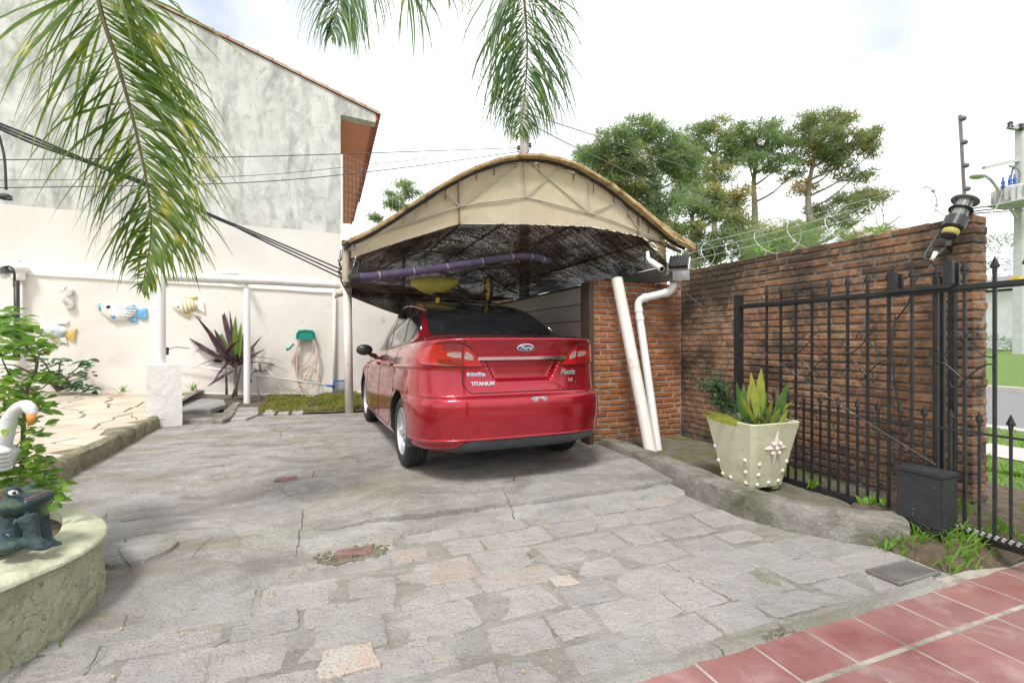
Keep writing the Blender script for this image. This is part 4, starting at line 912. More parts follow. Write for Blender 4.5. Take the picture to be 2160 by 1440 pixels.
# reed thatch: canes laid along the curve
random.seed(77); mb = MB()
def cane(x0, y, ln, lift, r):
    n = 4; pts = []
    for i in range(n+1):
        x = x0+ln*i/n; tx = max(AX0-.07, min(AX1+.10, x)); z = arch(tx)+lift
        if x < AX0: z -= (AX0-x)*.55
        if x > AX1: z -= (x-AX1)*.55
        pts.append((x, y+rnd(-.012, .012), z+rnd(-.006, .006)))
    mb.tube(pts, r, 4)
b = MB(); b.grid([[(AX0+(AX1-AX0)*i/30, y, arch(AX0+(AX1-AX0)*i/30)+.006) for i in range(31)] for y in (YF-.02, 5.5, 7, YB)]); b.build('roof_sheet', 'roof_poly', cp, smooth=True)
for i in range(1000):
    y = YF-.10+(YB-YF+.15)*random.random()**4.5; x0 = rnd(AX0-.02, AX1-.25); th = .014+.05*sm(2.2, 3.4, x0); ln = rnd(.3, .75)
    ln = min(ln, AX1+.08-x0); cane(x0, y, ln, rnd(.008, th), rnd(.004, .008))
for i in range(420):
    x0 = rnd(AX0-.02, AX1-.2); th = .010+.065*sm(2.0, 3.3, x0); ln = min(rnd(.25, .7), AX1+.09-x0); cane(x0, YF-.07+rnd(-.035, .03), ln, rnd(.0, th)-.004, rnd(.003, .006))
mb.build('reed_thatch', 'cane', cp, kind='stuff', weld=False)
# translucent gable sheets
lowp = [pY(x, y, YF) for x, y in ((738, 545), (850, 508), (968, 472), (1105, 473), (1250, 478), (1350, 498), (1440, 522))]
lx, lz = [p.x for p in lowp], [p.z for p in lowp]
def low(x): return float(np.interp(x, lx, lz))
def gable(x0, x1, yo, n):
    b = MB(); P = []
    for i in range(n+1):
        x = x0+(x1-x0)*i/n; zt = arch(x)-.035; zl = min(low(x), zt-.005); P.append([(x, YF+yo+.01*nz3(x*3, k), zl+(zt-zl)*k/8) for k in range(9)])
    b.grid(P); b.grid([[(p[0], p[1]+.006, p[2]) for p in r_] for r_ in P]); o = b.build('gable_sheet', 'polycarbonate', cp, smooth=True); return o
gable(AX0+.06, 1.10, .0, 24); gable(1.085, 2.98, -.012, 34); gable(2.97, AX1-.03, .0, 14)
b = MB()
for x in (1.092, 2.97): b.box(x-.006, x+.006, YF-.022, YF-.014, low(x), arch(x)-.03)
b.build('sheet_strip', 'brown_beam', cp)
b = MB()
for i, x in enumerate((.62, .80, .97, 1.25, 1.42, 1.63, 1.86, 2.06, 2.23, 2.45, 2.68, 2.85, 3.1, 3.25, 3.42)):
    z = arch(x)-.04; b.box(x-.004, x+.004, YF-.02, YF-.014, z-rnd(.03, .10), z)
b.build('rust_streak', 'rust', cp)
b = MB(); yy = YF-.024; xs = [.62, 1.1, 1.72, 2.4, 3.0]  # beige bars added before the sheet imitate the truss silhouette showing through
b.tube([(.45+2.75*i/24, yy, max(low(.45+2.75*i/24)+.02, chord_low(.45+2.75*i/24)+.03)) for i in range(25)], .006, 5)
for i, x in enumerate(xs): b.bar((x, yy, chord_low(x)+.03), (x-.01, yy, arch(x)-.03), .009)
for x0, x1 in ((.62, .93), (1.1, .93), (1.1, 1.68), (1.72, 2.08), (2.4, 1.76), (2.4, 2.75), (3.0, 2.75)): b.bar((x0, yy, chord_low(x0)+.03), (x1, yy, arch(x1)-.03), .009)
b.build('truss_silhouette', 'silhouette_beige', cp)
# shade net sagging under the roof
def netz(u, v):  # u across, v front to back
    x = .27+3.17*u; y = YF+.05+(8.75-YF)*v; fr = low(x)+.01; ed = 1.90+.01*math.sin(v*20)
    bk = 1.92; z = fr*(1-sm(0, .85, v))+bk*sm(0, .85, v)
    sag = .17*math.sin(PI*u)*math.sin(PI*min(1, v*1.05))+.10*math.exp(-((u-.62)/.12)**2-((v-.45)/.16)**2)+.05*nz3(u*5, v*5)+.025*nz3(u*14, v*9)+.03*abs(math.sin(u*9+v*4))
    z = z-sag*min(1, 9*v); e = min(u, 1-u)*9
    return (x, y, z if e > 1 else ed*(1-e)+z*e)
b = MB(); b.grid([[netz(i/60, j/56) for i in range(61)] for j in range(57)]); b.build('shade_net', 'shade_net', cp, smooth=True)
b = MB(); b.grid([[( .27+.02*k+3.0*i/24, 8.0+.95*i/24-.02*k, 1.93-.03*k-(.10+.05*k)*math.sin(PI*i/24)*(k/5)) for i in range(25)] for k in range(6)]); b.build('shade_net', 'shade_net', cp, smooth=True)
# tangle of cable and cane at the front left corner
random.seed(15)
cables = []
for i in range(9):
    p = Vector((.17+rnd(-.04, .06), YF+rnd(-.03, .3), 1.90+rnd(-.06, .03))); pts = [p]
    for k in range(7): p = p+Vector((rnd(-.045, .05), rnd(-.05, .06), rnd(-.085, .02))); pts.append(p)
    b = MB(); b.tube(cr_pts(pts, 4), rnd(.003, .007), 5); tag(b.build('loose_cable', random.choice(('cable', 'cable_grey', 'pole_wood'))), 'one of the tangled cables hanging at the left corner of the carport', 'cable', 'cable tangle at the carport corner')
b = MB(); b.grid([[(.15+.028*math.cos(a)*(1+.5*nz3(z*14, a))+.02*nz3(z*8, 1), YF+.06+.028*math.sin(a), z) for a in np.linspace(0, 2*PI, 9)] for z in np.linspace(1.58, 1.92, 8)]); tag(b.build('wrapped_sack', 'flagstone', smooth=True), 'faded sacking wrapped around the left front carport corner', 'cloth')
b = MB(); tp = pY(727, 513, YF-.05); b.tube([tp, tp+Vector((.12, .25, .0))], .028, 12); b.build('pipe_end', 'black_plastic', cp, angle=40)
# purple foam covered tube
q0, q1, q2 = pd(745, 587, 3.95), pd(1095, 541, 4.75), pd(1160, 552, 4.95)
pn = thing('foam_tube', 'purple foam covered tube slung below the carport net', 'tube', q0)
pts = cr_pts([q0, q0*.55+q1*.45+Vector((0, 0, -.012)), q1, q2], 8); b = MB(); b.tube(pts, .036, 14); b.build('foam', 'purple_foam', pn, smooth=True)
dr = (pts[1]-pts[0]).normalized(); b = MB(); b.tube([pts[0]-dr*.03, pts[0]+dr*.05], .039, 14); b.build('end_cap', 'black_rubber', pn, angle=40)
dr = (pts[-1]-pts[-2]).normalized(); b = MB(); b.tube([pts[-1]-dr*.03, pts[-1]+dr*.01], .037, 14); b.build('end_cap', 'black_rubber', pn, angle=40)
for i in range(3, 24, 3):
    b = MB(); p = pts[i]; d = (pts[i+1]-pts[i-1]).normalized(); b.tube([p-d*.003, p+d*.003], .038, 12); b.build('tie', 'galv', pn)
b = MB(); b.tube([pts[15]+Vector((0, 0, .03)), pts[15]+Vector((.03, .02, .38))], .003, 5); b.build('hanging_wire', 'cable_grey', pn)
# bicycle hung under the roof with a yellow plastic shell
hb = thing('hanging_bicycle', 'yellow shelled bicycle hanging upside down under the carport net', 'bicycle', pd(940, 610, 5.6))
b = MB(); c0 = pd(918, 592, 5.5); c1 = c0+Vector((0, 0, 0)); P = []
ax = Vector((CA, -SA, 0)); dp_ = Vector((SA, CA, 0))
for i in range(13):
    t = i/12; hw = .098*math.sin(PI*(.08+.86*t))**.55; x = -.27+.54*t
    P.append([c0+ax*x+Vector((0, 0, -.02+hw*.75*math.sin(a)-.07*math.sin(PI*t)*(1 if math.sin(a) < 0 else .1)))+dp_*hw*1.1*math.cos(a) for a in np.linspace(0, 2*PI, 15)])
b.grid(P); b.build('shell', 'yellow_plastic', hb, smooth=True)
wc = pd(1031, 610, 5.4); wm = Matrix((dp_*.9+ax*.1, Vector((0, 0, 1)), ax)).transposed()
wm = Matrix((dp_, Vector((0, 0, 1)), ax)).transposed()@Matrix.Rotation(.28, 3, 'Y')
def hoop(R_, r_, n=36): return [wc+wm@Vector((R_*math.cos(2*PI*i/n), R_*math.sin(2*PI*i/n), 0)) for i in range(n+1)]
b = MB(); b.tube(hoop(.145, 0), .021, 8); wo_ = b.build('wheel', 'black_rubber', hb, smooth=True)
b = MB(); b.tube(hoop(.122, 0), .010, 6)
for i in range(5): b.tube([wc, wc+wm@Vector((.12*math.cos(i*1.256), .12*math.sin(i*1.256), 0))], .011, 6)
b.ell(wc, (.024, .024, .03)); b.build('rim', 'yellow_paint', wo_, smooth=True)
b = MB(); g0, g1 = pd(930, 612, 5.5), pd(925, 634, 5.5); b.tube([g0, g1], .02, 8); b.tube([pd(905, 618, 5.5), pd(1000, 628, 5.45), wc], .014, 8); b.tube([pd(960, 600, 5.5), pd(998, 626, 5.45)], .012, 8); b.tube([pd(890, 612, 5.5), pd(950, 608, 5.5), pd(985, 618, 5.3)], .013, 8)
b.ell(pd(922, 618, 5.48), (.06, .06, .035)); b.build('frame', 'black_plastic', hb, smooth=True)
b = MB(); b.tube([pd(962, 612, 5.2), pd(985, 632, 5.1)], .020, 10); b.build('handlebar_grip', 'black_rubber', hb, smooth=True)
b = MB(); b.tube([pd(924, 628, 5.4), pd(923, 641, 5.4)], .025, 8); b.build('fork_end', 'yellow_paint', hb, smooth=True)
b = MB(); b.tube(cr_pts([pd(975, 600, 5.4), pd(1000, 578, 5.4), pd(1022, 582, 5.35), pd(1015, 600, 5.35), pd(985, 610, 5.4)], 6), .004, 5); b.build('brake_cable', 'cable', hb)
# camera, floodlight at the right front corner
sc_ = thing('security_camera', 'small white bullet camera under the right end of carport roof', 'camera', pd(1385, 560, 4.75))
b = MB(); p0, p1 = pd(1372, 551, 4.8), pd(1396, 567, 4.62); b.tube([p0, p1], .030, 14); b.build('housing', 'white_paint', sc_, angle=40)
dd = (p1-p0).normalized(); b = MB(); b.tube([p1-dd*.01, p1+dd*.004], .022, 14); b.build('lens', 'lens', sc_)
b = MB(); b.tube([p0+dd*.02, pd(1367, 546, 4.85), pd(1366, 530, 4.85)], [.018, .022, .014], 10); b.build('mount', 'white_paint', sc_, smooth=True)
fl = thing('floodlight', 'grey square floodlight tilted up at the carport corner', 'lamp', pd(1430, 560, 5.0))
fc = pd(1432, 553, 4.95); m3 = Matrix.Rotation(-YAW-.5, 3, 'Z')@Matrix.Rotation(R(-38), 3, 'X')
b = MB(); b.obox(fc, (.19, .05, .15), m3); b.build('housing', 'black_plastic', fl); b = MB(); b.obox(fc+m3@Vector((.0, .03, .0)), (.21, .022, .17), m3); fr_ = b.build('bezel', 'galv', fl)
for i in range(6):
    mb = MB(); mb.obox(fc+m3@Vector((-.075+.03*i, -.035, 0)), (.006, .03, .13), m3); mb.build('cooling_fin', 'black_plastic', fl)
b = MB(); b.tube([fc+m3@Vector((-.11, 0, 0)), fc+m3@Vector((-.11, 0, -.1))+Vector((0, 0, -.05)), Vector((3.45, YF, 1.9))], .009, 6); b.build('bracket', 'grey_steel', fl)
# pergola pipes on the left
pg = thing('pergola', 'white round pipe pergola frame beside the garden wall', 'pergola', (-1.5, 7.0, 0))
ped = pz(345, 893, .06); ptop = Vector((ped.x-.06, ped.y+.05, 1.915)); q_ = pd(716, 601, 7.55)
b = MB(); b.tube([ptop-Vector((0, 0, 1.12)), ptop], .072, 18); b.build('post', 'white_pvc', pg, angle=40)
bd_ = (q_-ptop).normalized(); b = MB(); b.tube([ptop-bd_*.10, ptop+(q_-ptop)*.25, ptop+(q_-ptop)*.55+Vector((0, 0, .005)), q_], .060, 16); b.build('beam', 'white_pvc', pg, angle=40)
for t in (.38, .82):
    b = MB(); p = ptop+(q_-ptop)*t; b.tube([p-bd_*.04, p+bd_*.04], .064, 16); b.build('collar', 'white_pvc', pg, angle=40)
p2 = pz(521, 853, .05); bt = ptop+(q_-ptop)*((p2.x-ptop.x)/(q_.x-ptop.x)); b = MB(); b.tube([p2-Vector((0, 0, .08)), Vector((p2.x-.0, p2.y, bt.z+.02))], .050, 16); b.build('post', 'white_pvc', pg, angle=40)
b = MB(); b.tube(elbow([pd(448, 577, 8.4), pd(510, 575, 8.3), pd(521, 600, 8.25)], .08), .042, 12); b.build('overflow_pipe', 'white_pvc', pg, angle=40)
pdm = thing('pedestal', 'square off-white concrete pedestal at the terrace corner', 'pedestal', ped)
b = MB(); s0, s1, zt_ = .215, .20, .815; P = []
rp = Matrix.Rotation(R(14), 3, 'Z')
for z, s_ in ((-.12, s0), (.30, s0-.004), (zt_-.015, s1), (zt_, s1-.015)):
    P.append([Vector((ped.x-.02, ped.y+.12, z))+rp@Vector((x*s_*.86+rnd(-.004, .004), y*s_*.86+rnd(-.004, .004), 0)) for x, y in ((-1, -1), (0, -1), (1, -1), (1, 0), (1, 1), (0, 1), (-1, 1), (-1, 0))])
b.grid(P, loop=True); b.add(P[-1], [tuple(range(8))]); b.build('block', 'pedestal', pdm, angle=40)
tin = thing('blue_can', 'small blue can on the white pedestal', 'can', pd(344, 757, 6.25)); b = MB(); b.lathe([(.03, -.075), (.032, .06), (.028, .065)], pd(342, 745, 6.2), None, 14); b.build('can', 'navy', tin, angle=40)
b = MB(); b.lathe([(.026, -.045), (.03, .05), (.025, .055)], pd(351, 741, 6.3), None, 12); b.build('spray_head', 'cable', tin, angle=40)
b = MB(); b.tube(cr_pts([pd(354, 738, 6.3), pd(372, 732, 6.5), pd(400, 735, 6.9)], 5), .006, 5); b.build('pipe', 'cable_grey', tin)
# ---------------------------------------------------------------- concrete kerb
random.seed(41)
kl = [(2.72, 4.44), (2.70, 3.9), (2.69, 3.4), (2.67, 2.95), (2.68, 2.62), (2.76, 2.32), (2.92, 2.06), (3.10, 1.88), (3.20, 1.80)]
kp = cr_pts([(x, y, 0) for x, y in kl], 7); fr = frames(kp); P = []; n = len(fr)
for i, (p, t, a, b_) in enumerate(fr):
    sd_ = Vector((-t.y, t.x, 0)).normalized()   # towards +X side when walking -Y
    t_ = i/(n-1); zt = .058-.022*t_; wd = .19+.03*math.sin(t_*7); row = []
    for o_, z in ((-.015, -.17), (-.005, -.05), (.0, zt-.018), (.012, zt-.003), (.06, zt), (wd*.6, zt-.002), (wd-.02, zt-.004), (wd, zt-.02), (wd+.01, -.1)):
        q = p+sd_*o_; row.append(Vector((q.x+.012*nz3(q.y*5, o_*20), q.y+.008*nz3(q.y*7, z*20, 2), z+.006*nz3(q.y*6, o_*15, 5)+.004*nz3(q.y*20, o_*30, 8))))
    P.append(row)
b = MB(); b.grid(P); b.add(P[-1], [tuple(range(9))]); b.add(P[0], [tuple(range(8, -1, -1))]); tag(b.build('concrete_kerb', 'kerb', angle=38), 'mossy curved concrete kerb between paving and planting bed', 'kerb')
# ---------------------------------------------------------------- sliding gate
GX = 3.42
gt = thing('sliding_gate', 'black iron sliding gate with spear tips before the brick wall', 'gate', (GX, 2.0, 0))
zt, zm_, zb_ = 1.40, .575, -.01
ya, yb = pX(1558, 720, GX).y, .55
b = MB(); b.box(GX-.028, GX+.028, ya-.028, ya+.028, -.06, 1.50); b.build('end_post', 'black_iron', gt)
b = MB(); b.box(GX-.012, GX+.012, yb, ya-.02, zt-.018, zt+.018); b.build('top_rail', 'black_iron', gt)
b = MB(); b.box(GX-.022, GX-.013, yb, ya, zt-.008, zt+.002); b.build('guide_strip', 'black_iron', gt)
b = MB(); b.box(GX-.008, GX+.008, yb, ya, zm_-.006, zm_+.006); b.build('middle_rail', 'black_iron', gt)
b = MB(); b.box(GX-.016, GX+.016, yb, ya, zb_-.02, zb_+.02); b.build('bottom_rail', 'black_iron', gt)
def spear(p, s=1.):
    m = MB(); z = p.z; h, wd = .062*s, .024*s
    m.add([(p.x, p.y-wd, z), (p.x, p.y+wd, z), (p.x-.009, p.y, z), (p.x+.009, p.y, z), (p.x, p.y, z+h), (p.x, p.y, z-.018*s)], [(0, 2, 4), (2, 1, 4), (1, 3, 4), (3, 0, 4), (2, 0, 5), (1, 2, 5), (3, 1, 5), (0, 3, 5)])
    m.tube([(p.x, p.y, z-.03*s), (p.x, p.y, z-.005)], .011*s, 6); return m
longx = [1605, 1647, 1680, 1714, 1751, 1789, 1831, 1879, 1926, 1977, 2119]; 
ly = [pX(x, 720, GX).y for x in longx[:-1]]; st = .1635
sp_ = (ly[1]-ly[-1])/(len(ly)-2)
Y_ = [ly[1]+sp_*k for k in (1,)]+[ly[1]-sp_*k for k in range(0, 17)]
for k, y in enumerate(Y_):
    if y < yb+.02: break
    m = MB(); m.box(GX-.0075, GX+.0075, y-.0075, y+.0075, zb_, zt+.09); br = m.build('bar', 'black_iron', gt); m = spear(Vector((GX, y, zt+.10))); m.build('spear_tip', 'black_iron', br)
    y2 = y-sp_*.5
    if y2 > yb+.02: m = MB(); m.box(GX-.006, GX+.006, y2-.006, y2+.006, zb_, zm_+.06); br = m.build('short_bar', 'black_iron', gt); m = spear(Vector((GX, y2, zm_+.07)), .92); m.build('spear_tip', 'black_iron', br)
# scroll ornaments around some bars
def scroll(yc, zc, s=1.):
    m = MB()
    for sy_ in (-1, 1):
        for sz in (-1, 1):
            pts = [(0, .15), (.028, .165), (.055, .158), (.066, .135)]
            m.tube([(GX-.010, yc+sy_*a*s, zc+sz*c*s) for a, c in [(0.004, .115), (.018, .15), (.042, .165), (.062, .152), (.066, .132)]], .0042, 5)
            m.tube(cr_pts([(GX-.010, yc+sy_*a*s, zc+sz*c*s) for a, c in [(.004, .115), (.03, .085), (.07, .045), (.105, .022), (.13, .022), (.138, .042), (.128, .055)]], 4), .0042, 5)
    return m
for k in (3, 6, 10, 13):
    if k < len(Y_) and Y_[k] > yb: scroll(Y_[k], .985).build('scroll', 'black_iron', gt)
for k in (1,):
    pass
# toothed rack along the bottom
b = MB(); b.box(GX-.045, GX-.025, yb, 1.70, .005, .035); rk = b.build('rack', 'black_iron', gt); b = MB()
for i in range(38): y = yb+.03*i; b.obox((GX-.048, y, .03), (.010, .014, .022), Matrix.Rotation(.5, 3, 'X'))
b.build('rack_teeth', 'galv', rk)
# fixed posts and guide bracket
for lab, x0, x1, y0, y1, zt2 in (('thicker of two tall black posts at the end of brick wall', 3.70, 3.735, 1.83, 1.865, 1.53), ('slender black post right at the brick wall end beside the thicker post', 3.755, 3.770, 1.80, 1.815, 1.53)):
    fp = thing('gate_post', lab, 'post', (x0, y0, -.1), 'posts at the wall end'); b = MB(); b.box(x0, x1, y0, y1, -.1, zt2); b.box(x0-.004, x1+.004, y0-.004, y1+.004, zt2+.0005, zt2+.012); b.build('post', 'black_iron', fp)
gb = thing('gate_guide', 'black steel guide bracket with two uprights above gate rail', 'bracket', (3.5, 2.0, 1.4))
g0, g1 = pX(1868, 618, GX-.03), pX(2008, 606, GX-.03)
b = MB(); b.box(GX-.05, GX-.024, g1.y, g0.y, 1.402, 1.425); b.build('base_bar', 'black_iron', gb)
for x, zt2 in ((1882, 1.535), (2000, 1.56)):
    p = pX(x, 610, GX-.04); b = MB(); b.box(GX-.052, GX-.022, p.y-.022, p.y+.022, 1.425, zt2); b.box(GX+.022, GX+.04, p.y-.02, p.y+.02, 1.38, zt2-.01); b.build('upright', 'black_iron', gb)
for x, dx, lab in ((1975, .0, 'left of two thin black uprights standing behind the gate motor'), (1988, .03, 'right of two thin black uprights standing behind the gate motor')):
    p = pX(x, 800, 3.58+dx); b = MB(); b.box(p.x-.013, p.x+.013, p.y-.013, p.y+.013, -.08, 1.50); tag(b.build('gate_stop', 'black_iron'), lab, 'post', 'thin gate uprights')
# motor box
mo = thing('gate_motor', 'small black steel gate motor box on a stand', 'gate motor', (3.3, 1.77, 0))
bm = bmesh.new(); bmesh.ops.create_cube(bm, size=1); bmesh.ops.bevel(bm, geom=list(bm.edges), offset=.03, segments=2, affect='EDGES')
me = bpy.data.meshes.new('housing'); bm.to_mesh(me); bm.free(); me.materials.append(M['black_box'])
o = inst(me, 'housing', mo, (3.315, 1.775, .165), 0, (.145, .235, .31))
b = MB(); b.obox((3.315, 1.775, .327), (.158, .248, .02)); b.build('lid', 'black_box', mo)
b = MB(); b.obox((3.315, 1.775, -.002), (.16, .24, .02)); [b.obox((3.315+sx*.06, 1.775+sy_*.10, -.06), (.028, .028, .10)) for sx in (-1, 1) for sy_ in (-1, 1)]; b.build('stand', 'black_iron', mo)
b = MB(); b.tube(cr_pts([pX(1425, 602, 3.50), pX(1560, 705, 3.40), pX(1760, 845, 3.38), pX(1975, 980, 3.36)], 8), .0017, 5); tag(b.build('thin_wire', 'cable_grey'), 'thin pale wire running from gutter corner down to gate motor', 'wire')
b = MB(); b.tube(cr_pts([pX(1970, 575, 3.80), pX(1935, 585, 3.80), pX(1915, 640, 3.81), pX(1885, 690, 3.82), pX(1884, 780, 3.81), pX(1897, 870, 3.80), pX(1905, 960, 3.75)], 8), .007, 6); tag(b.build('power_cable', 'cable'), 'black cable running down the brick wall to the gate motor', 'cable')
# drain grate
dg = thing('drain_grate', 'rusty slotted drain grate set in the paving edge', 'grate', (2.75, 1.62, -.12)); c = pz(1905, 1205, -.122)
b = MB(); b.obox(c+Vector((0, 0, -.03)), (.34, .16, .02)); b.build('pit', 'black_rubber', dg)
for s_ in (-1, 1):
    b = MB(); b.obox(c+Vector((0, s_*.075, 0)), (.34, .014, .012)); b.build('frame', 'grey_steel', dg)
for i in range(15):
    b = MB(); b.obox(c+Vector((-.16+i*.023, 0, -.002)), (.011, .14, .010)); b.build('slat', 'grey_steel', dg)
# ---------------------------------------------------------------- planter pot with star
pc = pz(1600, 1003, .0); pc = Vector((3.05, 2.79, .0))
po = thing('flower_pot', 'square tapered pale green pot with a pink star ornament', 'pot', pc)
b = MB(); P = []
def ringsq(s, z, ch=.045): return [pc+Vector((x*s, y*s, z)) for x, y in ((-1, -1+ch/s), (-1, 1-ch/s), (-1+ch/s, 1), (1-ch/s, 1), (1, 1-ch/s), (1, -1+ch/s), (1-ch/s, -1), (-1+ch/s, -1))]
S0, S1, H0 = .155, .240, .50
for s, z, ch in ((S0, .02, .03), ((S0+S1)/2, .26, .03), (S1, H0-.006, .03), (S1-.004, H0, .03), (S1-.022, H0-.002, .03), (S1-.026, H0-.05, .03)): P.append(ringsq(s, z, ch))
b.grid(P, loop=True); b.add(P[0], [tuple(range(8))]); b.build('pot', 'pot', po, angle=30)
b = MB(); b.add(ringsq(S1-.027, H0-.045, .03), [tuple(range(8))]); b.build('soil', 'soil', po)
b = MB(); [b.obox(pc+Vector((x*.10, y*.10, .005)), (.06, .06, .04)) for x in (-1, 1) for y in (-1, 1)]; b.build('foot', 'pot', po)
def onface(face, u, z):   # face 'x' looks to -X, face 'y' looks to -Y
    s = S0+(S1-S0)*(z-.02)/(H0-.02)
    return (pc+Vector((-s, u*s, z)), Vector((-1, 0, -.17)).normalized(), Vector((0, -1, 0))) if face == 'x' else (pc+Vector((u*s, -s, z)), Vector((0, -1, -.17)).normalized(), Vector((1, 0, 0)))
for face, pts in (('x', ((.82, .27), (.82, .16), (.75, .06), (.28, .05), (-.62, .22), (-.62, .13), (-.60, .045))), ('y', ((-.68, .20), (-.70, .12), (-.74, .045), (-.05, .05), (.55, .055), (.66, .13), (.76, .20)))):
    for u, z in pts:
        p, nrm, sd_ = onface(face, u, z); m3 = Matrix((sd_, nrm.cross(sd_), nrm)).transposed(); b = MB(); b.ell(p, (.017, .017, .012), m3, 10, 6); b.build('stud', 'shell_pink', po, smooth=True)
p, nrm, sd_ = onface('y', .02, .315); upv = nrm.cross(sd_); upv = upv if upv.z > 0 else -upv
b = MB()
for q, ln in ((0, .12), (PI/2, .145), (PI, .12), (3*PI/2, .155)):
    d = sd_*math.cos(q)+upv*math.sin(q); e = sd_*-math.sin(q)+upv*math.cos(q)
    b.add([p+nrm*.002-e*.014+d*.01, p+nrm*.002-e*.022+d*.06, p+nrm*.002+d*ln, p+nrm*.002+e*.022+d*.06, p+nrm*.002+e*.014+d*.01, p+nrm*.018, p+nrm*.016+d*.06], [(0, 1, 6, 5), (1, 2, 6), (2, 3, 6), (3, 4, 5, 6)])
sto = b.build('star', 'shell_pink', po)
for x, z in ((0, 0), (-.03, .035), (.03, .035), (-.03, -.035), (.03, -.035)):
    b = MB(); b.ell(p+sd_*x+upv*z+nrm*.012, (.017, .017, .017), None, 10, 6); b.build('stud', 'shell_pink', sto, smooth=True)
# plants in the pot
random.seed(8); top = pc+Vector((0, 0, H0-.04))
sk = thing('snake_plant', 'yellow edged snake plant with upright leaves in the green pot', 'plant', top)
for (x, y, d, ln, wd, bend, mm) in ((-.03, -.10, (-.12, .10, 1), .40, .055, .03, 0), (.06, -.02, (.04, .0, 1), .42, .075, .02, 0), (.11, -.10, (.30, -.1, .95), .34, .06, .12, 1), (-.10, -.06, (-.2, .1, 1), .28, .04, .05, 1), (-.12, -.12, (-.9, .25, .22), .36, .042, .08, 0), (-.13, -.02, (-.95, .3, .30), .33, .036, .12, 0), (-.05, -.1, (-.5, .1, .8), .30, .035, .2, 0), (.02, -.12, (-.2, -.3, .9), .26, .03, .25, 0), (.12, -.05, (.6, -.1, .6), .24, .03, .3, 0), (.05, .08, (.3, .3, .8), .30, .035, .2, 0), (-.10, -.05, (-.8, .5, .35), .30, .04, .15, 0), (-.02, -.15, (-.5, -.2, .5), .14, .035, .1, 0), (.0, .05, (.1, .2, 1), .30, .05, .05, 1), (.14, .02, (.35, .2, .9), .24, .04, .1, 1), (.03, -.15, (.1, -.3, .8), .16, .03, .1, 0), (-.05, .02, (-.25, .0, 1), .33, .045, .02, 1), (.09, -.16, (.3, -.2, .7), .15, .03, .1, 0)):
    mb = MB(); mb.leaf(top+Vector((x, y, 0)), d, (.5, .8, .1), ln, wd, bend, 7, .18); mb.build('leaf', ('snake_leaf', 'snake_green')[mm], sk, smooth=True)
mb = MB()
for i in range(130):
    p = top+Vector((rnd(-.14, .16), rnd(-.16, .12), 0)); d = Vector((rnd(-.6, .6), rnd(-.6, .5), rnd(.5, 1))); mb.leaf(p, d, (rnd(-1, 1), rnd(-1, 1), .3), rnd(.08, .20), .009, .4, 3)
gr = mb.build('thin_leaves', 'dark_leaf', sk, weld=False); 
rs = thing('rose_bush', 'small leafy rose bush growing at the back of green pot', 'bush', top+Vector((-.12, .1, 0)))
mb = MB(); lv = MB()
for i in range(7):
    p = top+Vector((-.11+rnd(-.03, .03), .06+rnd(-.04, .04), -.01)); e = p+Vector((rnd(-.20, .08), rnd(-.08, .2), rnd(.26, .40))); mid = (p+e)/2+Vector((rnd(-.04, .04), rnd(-.04, .04), .03)); ps = cr_pts([p, mid, e], 6); mb.tube(ps, [.004]*len(ps), 5)
    for q in ps[4:]:
        for k in range(8): lv.leaf(q+Vector((rnd(-.04, .04), rnd(-.04, .04), rnd(-.03, .03))), (rnd(-1, 1), rnd(-1, 1), rnd(-.5, .5)), (rnd(-.4, .4), rnd(-.4, .4), 1), rnd(.025, .045), rnd(.018, .028), .2, 2)
mb.build('stem', 'bark', rs); lv.build('foliage', 'dark_leaf', rs, weld=False)
# weeds along the gate foot
def weed(name, label, p, n, h, m='grass_bright', wd=.012, spread=.8, cat='weed', seed=0):
    random.seed(seed); mb = MB(); p = Vector(p)
    for i in range(n): mb.leaf(p+Vector((rnd(-.04, .04), rnd(-.04, .04), -.01)), (rnd(-spread, spread), rnd(-spread, spread), 1), (rnd(-1, 1), rnd(-1, 1), .5), rnd(.5, 1)*h, wd, rnd(.2, .6), 4)
    return tag(mb.build(name, m, smooth=True, weld=False), label, cat)
weed('weed', 'grassy weed tuft between green pot and gate foot', (3.40, 2.55, .0), 14, .14, seed=1)
weed('weed', 'leafy weed at the gate foot behind the kerb end', (3.40, 2.12, .0), 16, .09, wd=.03, seed=2)
weed('weed', 'weed tuft beside the stand of the gate motor', (3.36, 1.60, -.03), 14, .10, wd=.02, seed=3)
weed('weed', 'small weed at the blunt front end of the concrete kerb', (3.06, 1.86, -.12), 14, .07, wd=.012, seed=4)
weed('weed', 'arching weed sprouting on top of the brick wall', pX(1610, 530, XW+.08)-Vector((0, 0, .0)), 12, .16, wd=.014, seed=5, spread=1.2)
weed('weed', 'long bladed grass on the brick wall top near the pillar', pX(1860, 490, XW+.10), 16, .22, wd=.010, seed=6, spread=1.2)
